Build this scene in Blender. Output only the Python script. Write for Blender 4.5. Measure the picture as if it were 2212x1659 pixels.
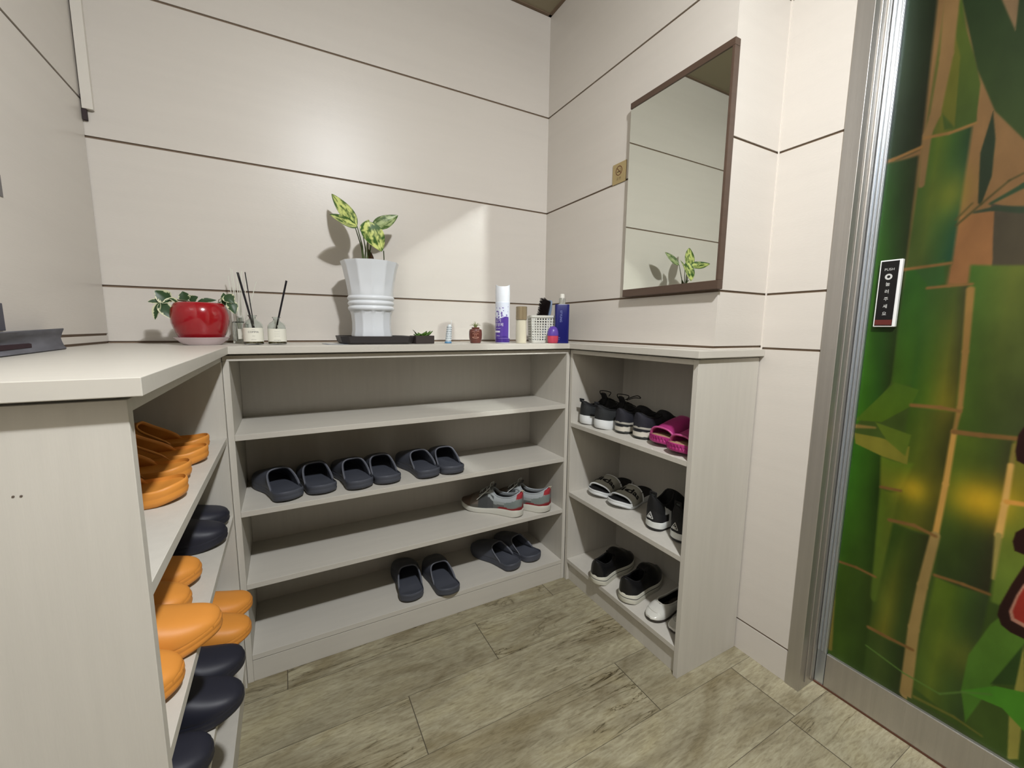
import bpy, bmesh, math, random
import numpy as np
from mathutils import Vector, Matrix, noise as mnoise

for _o in list(bpy.data.objects): bpy.data.objects.remove(_o)
sc = bpy.context.scene
COL = sc.collection
R = math.radians

# ------------------------------------------------------------------ camera, world, light, exposure
YAW, PITCH, ROLL, FPX = 0.5, -0.132, 0.0105, 895.513
CAM = Vector((0.7417, -1.6247, 1.0537))
fw = Vector((math.sin(YAW)*math.cos(PITCH), math.cos(YAW)*math.cos(PITCH), math.sin(PITCH)))
rt = Vector((math.cos(YAW), -math.sin(YAW), 0)); up = rt.cross(fw)
r2 = rt*math.cos(ROLL) + up*math.sin(ROLL); u2 = -rt*math.sin(ROLL) + up*math.cos(ROLL)
cd = bpy.data.cameras.new('camera'); cam = bpy.data.objects.new('camera', cd); COL.objects.link(cam)
cd.sensor_width = 36; cd.lens = FPX/2212*36; cd.clip_start = .01
m = Matrix((r2, u2, -fw)).transposed().to_4x4(); m.translation = CAM
cam.matrix_world = m
sc.camera = cam
w = bpy.data.worlds.new('world'); sc.world = w; w.use_nodes = True
w.node_tree.nodes['Background'].inputs[0].default_value = (.9, .95, 1, 1)
w.node_tree.nodes['Background'].inputs[1].default_value = .0
sc.view_settings.view_transform = 'Standard'; sc.view_settings.look = 'None'
sc.view_settings.gamma = 1; sc.view_settings.use_curve_mapping = False
sc.view_settings.exposure = -0.19
LAMP = (1.11, -1.78, 2.27)
def bulb_light(name, loc, power, col, radius=.045):
    l = bpy.data.lights.new(name, 'POINT'); l.shadow_soft_size = radius; l.energy = power; l.color = col
    o = bpy.data.objects.new(name, l); COL.objects.link(o); o.location = loc
    return o
bulb_light('ceiling_lamp_light', LAMP, 108, (.975, 1, 1.04))
def area(name, loc, size, power, col):
    l = bpy.data.lights.new(name, 'AREA'); l.shape = 'DISK'; l.size = size; l.energy = power; l.color = col
    o = bpy.data.objects.new(name, l); COL.objects.link(o); o.location = loc
    return o
area('ceiling_lamp_light', (LAMP[0], LAMP[1], 2.236), .08, 28, (.975, 1, 1.04))
sc.cycles.blur_glossy = 0; sc.cycles.sample_clamp_indirect = 0; sc.cycles.use_guiding = True
sc.cycles.diffuse_bounces = 2

# ------------------------------------------------------------------ helpers
def lin(c):
    return tuple(((x/255)/12.92 if x/255 <= .04045 else ((x/255+.055)/1.055)**2.4) for x in c)
MATS = {}
def mat(name, col, rough=.5, metal=0, spec=.5, trans=0, ior=1.45, coat=0, bump=None, vary=None, emit=None, attr=None, sheen=0, alpha=1):
    """procedural material; col is sRGB 0-255. vary=(scale xyz, amount) noise on the colour; bump=(scale xyz, strength)"""
    if name in MATS: return MATS[name]
    mt = bpy.data.materials.new(name); mt.use_nodes = True
    nt = mt.node_tree; b = nt.nodes['Principled BSDF']
    c = lin(col) + (1,)
    b.inputs['Base Color'].default_value = c; b.inputs['Roughness'].default_value = rough
    b.inputs['Metallic'].default_value = metal; b.inputs['IOR'].default_value = ior
    b.inputs['Specular IOR Level'].default_value = spec
    b.inputs['Transmission Weight'].default_value = trans; b.inputs['Coat Weight'].default_value = coat
    b.inputs['Alpha'].default_value = alpha
    tc = nt.nodes.new('ShaderNodeTexCoord')
    def noise(scale, detail=4, coord='Object'):
        mp = nt.nodes.new('ShaderNodeMapping'); mp.inputs['Scale'].default_value = scale
        nt.links.new(tc.outputs[coord], mp.inputs[0])
        n = nt.nodes.new('ShaderNodeTexNoise'); n.inputs['Scale'].default_value = 1; n.inputs['Detail'].default_value = detail
        nt.links.new(mp.outputs[0], n.inputs['Vector']); return n
    src = None
    if attr:
        a = nt.nodes.new('ShaderNodeAttribute'); a.attribute_name = attr; src = a.outputs['Color']
        nt.links.new(src, b.inputs['Base Color'])
    if vary:
        n = noise(vary[0]); r = nt.nodes.new('ShaderNodeMapRange')
        r.inputs['From Min'].default_value = .3; r.inputs['From Max'].default_value = .7
        r.inputs['To Min'].default_value = 1-vary[1]; r.inputs['To Max'].default_value = 1+vary[1]
        nt.links.new(n.outputs[0], r.inputs[0])
        mx = nt.nodes.new('ShaderNodeMix'); mx.data_type = 'RGBA'; mx.blend_type = 'MULTIPLY'; mx.inputs[0].default_value = 1
        if src: nt.links.new(src, mx.inputs[6])
        else: mx.inputs[6].default_value = c
        nt.links.new(r.outputs[0], mx.inputs[7]); nt.links.new(mx.outputs[2], b.inputs['Base Color'])
    if bump:
        n = noise(bump[0], 6); bp = nt.nodes.new('ShaderNodeBump'); bp.inputs['Strength'].default_value = bump[1]
        bp.inputs['Distance'].default_value = .002
        nt.links.new(n.outputs[0], bp.inputs['Height']); nt.links.new(bp.outputs[0], b.inputs['Normal'])
    if emit:
        b.inputs['Emission Color'].default_value = c; b.inputs['Emission Strength'].default_value = emit
    MATS[name] = mt
    return mt

class MB:
    """collects shapes and links them as one mesh object"""
    def __init__(s): s.v = []; s.f = []; s.mi = []; s.c = []
    def add(s, vs, fs, mi=0, cols=None):
        o = len(s.v); s.v += [tuple(v) for v in vs]; s.f += [tuple(i+o for i in f) for f in fs]; s.mi += [mi]*len(fs)
        s.c += cols if cols is not None else [(1, 1, 1)]*len(vs)
        return s
    def box(s, x0, x1, y0, y1, z0, z1, mi=0, M=None):
        vs = [Vector((x, y, z)) for x in (x0, x1) for y in (y0, y1) for z in (z0, z1)]
        if M is not None: vs = [M @ v for v in vs]
        return s.add(vs, [(0, 1, 3, 2), (4, 6, 7, 5), (0, 4, 5, 1), (2, 3, 7, 6), (0, 2, 6, 4), (1, 5, 7, 3)], mi)
    def rings(s, rings, mi=0, cap0=True, cap1=True, cols=None, closed=True):
        n = len(rings[0]); vs = [p for r in rings for p in r]; fs = []
        for i in range(len(rings)-1):
            for j in range(n if closed else n-1):
                k = (j+1) % n
                fs.append((i*n+j, i*n+k, (i+1)*n+k, (i+1)*n+j))
        if cap0: fs.append(tuple(range(n-1, -1, -1)))
        if cap1: fs.append(tuple((len(rings)-1)*n+j for j in range(n)))
        return s.add(vs, fs, mi, cols)
    def lathe(s, prof, n=40, cx=0, cy=0, mi=0, cap0=True, cap1=True, rfun=None, colf=None):
        rs = []; cols = []
        for r, z in prof:
            ring = []
            for j in range(n):
                a = 2*math.pi*j/n; rr = r*(rfun(a, z) if rfun else 1)
                ring.append((cx+rr*math.cos(a), cy+rr*math.sin(a), z)); cols.append(colf(a, z) if colf else (1, 1, 1))
            rs.append(ring)
        return s.rings(rs, mi, cap0, cap1, cols)
    def tube(s, pts, r, n=8, mi=0, r1=None):
        pts = [Vector(p) for p in pts]; rs = []
        for i, p in enumerate(pts):
            d = (pts[min(i+1, len(pts)-1)]-pts[max(i-1, 0)]).normalized()
            a = d.cross(Vector((0, 0, 1)) if abs(d.z) < .9 else Vector((1, 0, 0))).normalized(); b = d.cross(a)
            rr = r[i] if isinstance(r, list) else (r if r1 is None else r+(r1-r)*i/(len(pts)-1))
            rs.append([p+(a*math.cos(2*math.pi*k/n)+b*math.sin(2*math.pi*k/n))*rr for k in range(n)])
        return s.rings(rs, mi)
    def prism(s, poly, z0, z1, mi=0):
        return s.rings([[(x, y, z0) for x, y in poly], [(x, y, z1) for x, y in poly]], mi)
    def build(s, name, mats, parent=None, bevel=0, smooth=None, sub=0, solid=0, col=False, seg=2):
        me = bpy.data.meshes.new(name); me.from_pydata(s.v, [], s.f)
        if not isinstance(mats, (list, tuple)): mats = [mats]
        for x in mats: me.materials.append(x)
        me.polygons.foreach_set('material_index', s.mi)
        if col:
            a = me.color_attributes.new('Col', 'FLOAT_COLOR', 'POINT')
            arr = np.ones((len(s.v), 4), 'f'); arr[:, :3] = np.array(s.c, 'f'); a.data.foreach_set('color', arr.ravel())
        me.validate(); 
        bm = bmesh.new(); bm.from_mesh(me); bmesh.ops.recalc_face_normals(bm, faces=bm.faces); bm.to_mesh(me); bm.free()
        if smooth:
            me.shade_smooth(); me.set_sharp_from_angle(angle=R(smooth))
        o = bpy.data.objects.new(name, me); COL.objects.link(o)
        if parent: o.parent = parent
        if solid:
            q = o.modifiers.new('Solid', 'SOLIDIFY'); q.thickness = solid; q.offset = -1
        if bevel:
            q = o.modifiers.new('Bevel', 'BEVEL'); q.width = bevel; q.segments = seg; q.limit_method = 'ANGLE'; q.angle_limit = R(35)
        if sub:
            q = o.modifiers.new('Sub', 'SUBSURF'); q.levels = sub; q.render_levels = sub
        return o
def tag(o, label=None, cat=None, group=None, kind=None):
    if label: o['label'] = label
    if cat: o['category'] = cat
    if group: o['group'] = group
    if kind: o['kind'] = kind
    return o
def thing(name, label, cat, loc=(0, 0, 0), rz=0, group=None):
    o = bpy.data.objects.new(name, None); COL.objects.link(o); o.empty_display_size = .05
    o.location = loc; o.rotation_euler = (0, 0, R(rz)); tag(o, label, cat, group); return o
def copy_thing(o, label, loc, rz, group=None, mirror=False, rx=0):
    def cp(q, par):
        c = q.copy(); COL.objects.link(c); c.parent = par
        for ch in KIDS.get(q.name, [x for x in q.children]): cp(ch, c)
        return c
    c = cp(o, None); c.location = loc; c.rotation_euler = (R(rx), 0, R(rz)); c['label'] = label
    if mirror: c.scale = (-1, 1, 1)
    if group: c['group'] = group
    return c
KIDS = {}
def text(name, body, size, mt, parent, M, wrap=None, ex=.0004, bold=0, sx=1, align='CENTER'):
    cu = bpy.data.curves.new(name, 'FONT'); cu.body = body; cu.size = size; cu.align_x = align; cu.align_y = 'CENTER'
    cu.extrude = 0; cu.offset = bold; cu.resolution_u = 3
    o = bpy.data.objects.new(name, cu); COL.objects.link(o); bpy.context.view_layer.update()
    me = bpy.data.meshes.new_from_object(o.evaluated_get(bpy.context.evaluated_depsgraph_get()))
    bpy.data.objects.remove(o)
    bm = bmesh.new(); bm.from_mesh(me); me2 = bpy.data.meshes.new(name)
    bmesh.ops.remove_doubles(bm, verts=bm.verts, dist=1e-6)
    for v in bm.verts:
        v.co.x *= sx
        v.co = (wrap(v.co) if wrap else M @ v.co)
    bm.to_mesh(me2); bm.free(); me2.materials.append(mt)
    q = bpy.data.objects.new(name, me2); COL.objects.link(q); q.parent = parent
    return q

# dimensions of the place (metres)
XL, XR, XR2 = .2919, 1.7962, 2.0196       # left wall, mirror wall, recessed wall
YF, XF, XLF = -.2844, 1.7366, .590        # fronts of middle, right and left shoe cabinets
YL, YC = -1.0447, -.8727                  # near ends of left and right cabinets
G0, G1, G2, G3, GL = 2.359, 1.9591, 1.5638, 1.1643, 1.6581
CEIL = 2.358

# ------------------------------------------------------------------ materials
M_wall = mat('wall_paper', (216, 209, 199), .36, spec=.5, vary=((2, 2, 30), .015), bump=((60, 60, 400), .09))
M_groove = mat('groove_brown', (122, 103, 84), .7)
M_ceil = mat('ceiling_paper', (150, 140, 116), .8)
M_cab = mat('cabinet_laminate', (206, 201, 190), .45, spec=.4, vary=((60, 60, 5), .025), bump=((300, 300, 30), .06))
M_cabh = mat('shelf_laminate', (206, 201, 190), .45, spec=.4, vary=((5, 50, 50), .02), bump=((30, 260, 260), .06))
M_steel = mat('brushed_steel', (188, 184, 178), .42, .85, vary=((90, 90, 1.2), .05), bump=((500, 500, 6), .15))
M_alu = mat('anodised_aluminium', (196, 202, 208), .3, .85)
M_brown = mat('mirror_frame_wood', (86, 68, 56), .45, vary=((8, 8, 60), .08))
M_mirror = mat('mirror_silver', (238, 243, 236), .012, 1)
M_white = mat('white_plastic', (238, 238, 236), .35)
M_black = mat('black_plastic', (18, 17, 18), .3)
M_glass = mat('clear_glass', (240, 246, 244), .03, trans=1, ior=1.46)

# ------------------------------------------------------------------ structure
def struct(mb, name, mats, **k): return tag(mb.build(name, mats, **k), kind='structure')
# floor: wood-look tiles .934 x .187 with dark joints
fl = MB(); fl.box(XL-.1, 3.2, -3.7, .1, -.05, -.0012, 0)
offs = {0: .694, 1: 1.29-.934, 2: 1.0-.934, 3: 1.61-.934, 4: .99, 5: 1.9-.934}
random.seed(4)
for k in range(-2, 19):
    yt = -.175-.1873*k; yb = yt-.1873
    o = offs.get(k, random.random()*.934)
    for i in range(-2, 4):
        x0 = o+i*.934; x1 = x0+.934
        c = (random.random(), random.random(), random.random()); x0 = max(x0, XL-.05); x1 = min(x1, 3.1); a, b = max(yb, -3.65), min(yt, .05)
        if x1-x0 < .01 or b-a < .01: continue
        g = .0011
        fl.add([(x0+g, a+g*.5, 0), (x1-g, a+g*.5, 0), (x1-g, b-g*.5, 0), (x0+g, b-g*.5, 0)], [(0, 1, 2, 3)], 1, [c]*4)
def floor_mat():
    mt = bpy.data.materials.new('wood_look_tile'); mt.use_nodes = True; nt = mt.node_tree; b = nt.nodes['Principled BSDF']
    N = nt.nodes.new; Lk = nt.links.new
    tc = N('ShaderNodeTexCoord'); at = N('ShaderNodeAttribute'); at.attribute_name = 'Col'
    sc_ = N('ShaderNodeVectorMath'); sc_.operation = 'SCALE'; sc_.inputs['Scale'].default_value = 13
    Lk(at.outputs['Vector'], sc_.inputs[0])
    ad = N('ShaderNodeVectorMath'); ad.operation = 'ADD'; Lk(tc.outputs['Object'], ad.inputs[0]); Lk(sc_.outputs[0], ad.inputs[1])
    def nz(scale, detail, dist=0, rough=.55):
        mp = N('ShaderNodeMapping'); mp.inputs['Scale'].default_value = scale; Lk(ad.outputs[0], mp.inputs[0])
        n = N('ShaderNodeTexNoise'); n.inputs['Scale'].default_value = 1; n.inputs['Detail'].default_value = detail
        n.inputs['Distortion'].default_value = dist; n.inputs['Roughness'].default_value = rough
        Lk(mp.outputs[0], n.inputs['Vector']); return n.outputs[0]
    def ramp(src, stops):
        r = N('ShaderNodeValToRGB'); e = r.color_ramp.elements
        while len(e) < len(stops): e.new(.5)
        for q, (p, c) in zip(e, stops): q.position = p; q.color = lin(c)+(1,)
        Lk(src, r.inputs[0]); return r.outputs[0]
    def mul(a, bb, f=1, mode='MULTIPLY'):
        x = N('ShaderNodeMix'); x.data_type = 'RGBA'; x.blend_type = mode
        if isinstance(f, float) or isinstance(f, int): x.inputs[0].default_value = f
        else: Lk(f, x.inputs[0])
        Lk(a, x.inputs[6]); Lk(bb, x.inputs[7]); return x.outputs[2]
    base = ramp(nz((2.6, 11, 1), 6, .8), [(.28, (152, 144, 122)), (.45, (168, 161, 138)), (.6, (178, 171, 147)), (.78, (194, 188, 162))])
    patch = ramp(nz((3, 6, 1), 3, 1.2), [(.3, (206, 198, 182)), (.5, (255, 255, 255)), (.7, (255, 252, 242))])
    fine = ramp(nz((26, 150, 1), 5, .6, .7), [(.3, (196, 192, 180)), (.5, (240, 238, 230)), (.62, (255, 255, 250))])
    crack = ramp(nz((1.5, 12, 1), 5, 1.3, .62), [(.455, (255, 255, 255)), (.490, (226, 222, 214)), (.5, (96, 86, 68)), (.508, (226, 222, 214)), (.53, (255, 255, 255))])
    gate = ramp(nz((1.3, 4.5, 1), 2, 0), [(.48, (255, 255, 255)), (.62, (0, 0, 0))])
    k1 = mul(base, patch, .9); k2 = mul(k1, fine, .95)
    white = N('ShaderNodeRGB'); white.outputs[0].default_value = (1, 1, 1, 1)
    cg = mul(crack, white.outputs[0], gate, 'MIX')
    k3 = mul(k2, cg, 1)
    tone = N('ShaderNodeMapRange'); tone.inputs['To Min'].default_value = .9; tone.inputs['To Max'].default_value = 1.08
    Lk(at.outputs['Fac'], tone.inputs[0])
    k4 = mul(k3, tone.outputs[0])
    Lk(k4, b.inputs['Base Color']); b.inputs['Roughness'].default_value = .42; b.inputs['Specular IOR Level'].default_value = .4
    bp = N('ShaderNodeBump'); bp.inputs['Strength'].default_value = .25; bp.inputs['Distance'].default_value = .001
    Lk(k3, bp.inputs['Height']); Lk(bp.outputs[0], b.inputs['Normal'])
    return mt
M_tile = floor_mat()
struct(fl, 'floor', [mat('joint_dark', (84, 76, 62), .9), M_tile], col=True)
gw = .0032
def zcuts(z0, z1, gs):
    e = [z0]+[q for g in gs if z0 < g < z1 for q in (g-gw, g+gw)]+[z1]
    return [(e[i], e[i+1]) for i in range(0, len(e), 2)]
# back wall
b = MB(); b.box(XL-.1, 2.12, .004, .1, 0, CEIL, 1)
for a, c in zcuts(0, CEIL-.005, (1.0035, G3, G2, G1)): b.box(XL-.02, XR2, 0, .006, a, c, 0)
struct(b, 'wall_back', [M_wall, M_groove])
# mirror wall: a block above the countertop; and the recessed wall beside the door
b = MB(); b.box(XR+.004, 2.2, YC+.0035, 0, 1.0002, CEIL, 1)
for a, c in zcuts(1.0002, CEIL-.005, (1.0085, G3, G2, G1)):
    b.box(XR, XR+.006, YC, -.0002, a, c, 0); b.box(XR+.0061, XR2, YC, YC+.006, a, c, 0)
b.box(XR2+.004, 2.2, -1.035, 0, 0, 1.0001, 1); b.box(XR2+.004, 2.2, -1.035, YC, 1.0, CEIL, 1)
for a, c in zcuts(0, CEIL-.005, (.1035, 1.0035, G3, G2, G1)):
    b.box(XR2, XR2+.006, -1.035, (YC if a > .95 else -.0002) , a, c, 0)
b.box(XR2-.0035, XR2, YC-.0035, YC, 1.0, CEIL, 2)  # thin pale strip up the recess corner
b.box(2.2, 2.3, -3.7, -1.0, 0, CEIL, 0)
struct(b, 'wall_right', [M_wall, M_groove, mat('corner_pale', (226, 218, 207), .5)])
# left wall
b = MB(); b.box(XL-.1, XL-.004, -3.7, 0, 0, CEIL, 1)
for a, c in zcuts(0, CEIL, (1.0035, 1.0265, GL)): b.box(XL-.005, XL, -3.6, -.0025, a, c, 0)
struct(b, 'wall_left', [M_wall, M_groove])
struct(MB().box(XL-.1, 3.2, -3.7, -3.6, 0, CEIL), 'wall_front', mat('low_bounce_wall', (104, 84, 66), .5, vary=((3, 3, 40), .1)))  # unseen wall, coloured dark to reduce light bouncing back into the room
b = MB(); b.box(XL-.1, 3.2, -3.7, .1, CEIL, CEIL+.05, 0)
b.box(XL, XR, -.012, 0, CEIL-.004, CEIL, 1); b.box(XR-.012, XR, YC, 0, CEIL-.004, CEIL, 1)  # brown strips stand for the dark shadow gap along the ceiling edge
struct(b, 'ceiling', [M_ceil, M_groove])
# strip in the left corner
b = MB(); b.box(.2955, .318, -.012, 0, 1.632, CEIL, 0); b.box(.2935, .303, -.009, 0, 1.604, 1.632, 1); b.box(.293, .299, -.008, 0, 1.655, 1.668, 1)
struct(b, 'trim_1', [mat('strip_white', (225, 219, 208), .5), mat('strip_smudge', (60, 50, 52), .8)])

# ceiling lamps (where the light comes from)
def ceiling_lamp(x, y, label):
    t = thing('ceiling_lamp', label, 'ceiling light', (x, y, CEIL))
    MB().lathe([(0, -.001), (.06, -.001), (.058, -.014), (.03, -.022), (.022, -.046), (0, -.046)], 40, cap0=False, cap1=False).build('lamp_holder', M_white, t, smooth=40)
    MB().lathe([(0, -.118), (.012, -.1165), (.024, -.111), (.031, -.102), (.034, -.088), (.031, -.074), (.02, -.060), (.016, -.047), (0, -.047)], 32, cap0=False, cap1=False).build('bulb', mat('lamp_glow', (255, 248, 235), .5, emit=12), t, smooth=60)
    return t
ceiling_lamp(1.11, -1.78, 'white ceiling lamp with round bulb above and behind the camera')

# ------------------------------------------------------------------ door with bamboo panel
door = thing('door_1', None, None, (0, 0, 0)); tag(door, kind='structure')
b = MB(); b.box(2.0155, 2.1018, -1.073, -1.0352, 0, CEIL-.001)
b.build('door_post', M_steel, door, bevel=.001)
b = MB()
for x0, x1, d in ((2.045, 2.049, .003), (2.074, 2.080, .004)): b.box(x0, x1, -1.073-d, -1.0732, .02, CEIL-.001)
b.build('jamb_bead', M_steel, door, bevel=.0008)
b = MB(); b.box(2.102, 2.125, -1.097, -1.0735, .0, CEIL-.001)
for y0 in (-1.0745, -1.083, -1.092): b.box(2.0985, 2.103, y0-.0042, y0, .11, CEIL-.001)
b.build('door_stile', M_alu, door, bevel=.0012)
b = MB(); b.box(2.1, 2.135, -1.96, -1.0985, .004, .1085)
b.build('bottom_rail', M_steel, door, bevel=.002)
b = MB(); b.box(2.0985, 2.14, -1.96, -1.074, .0005, .0042)
b.build('floor_seal', mat('rusty_seal', (94, 58, 40), .8), door)
b = MB(); b.box(2.1, 2.15, -2.04, -1.962, 0, CEIL-.001); b.box(2.1, 2.19, -1.96, -1.0985, 2.25, CEIL-.001)
b.build('far_post', M_steel, door)
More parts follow.
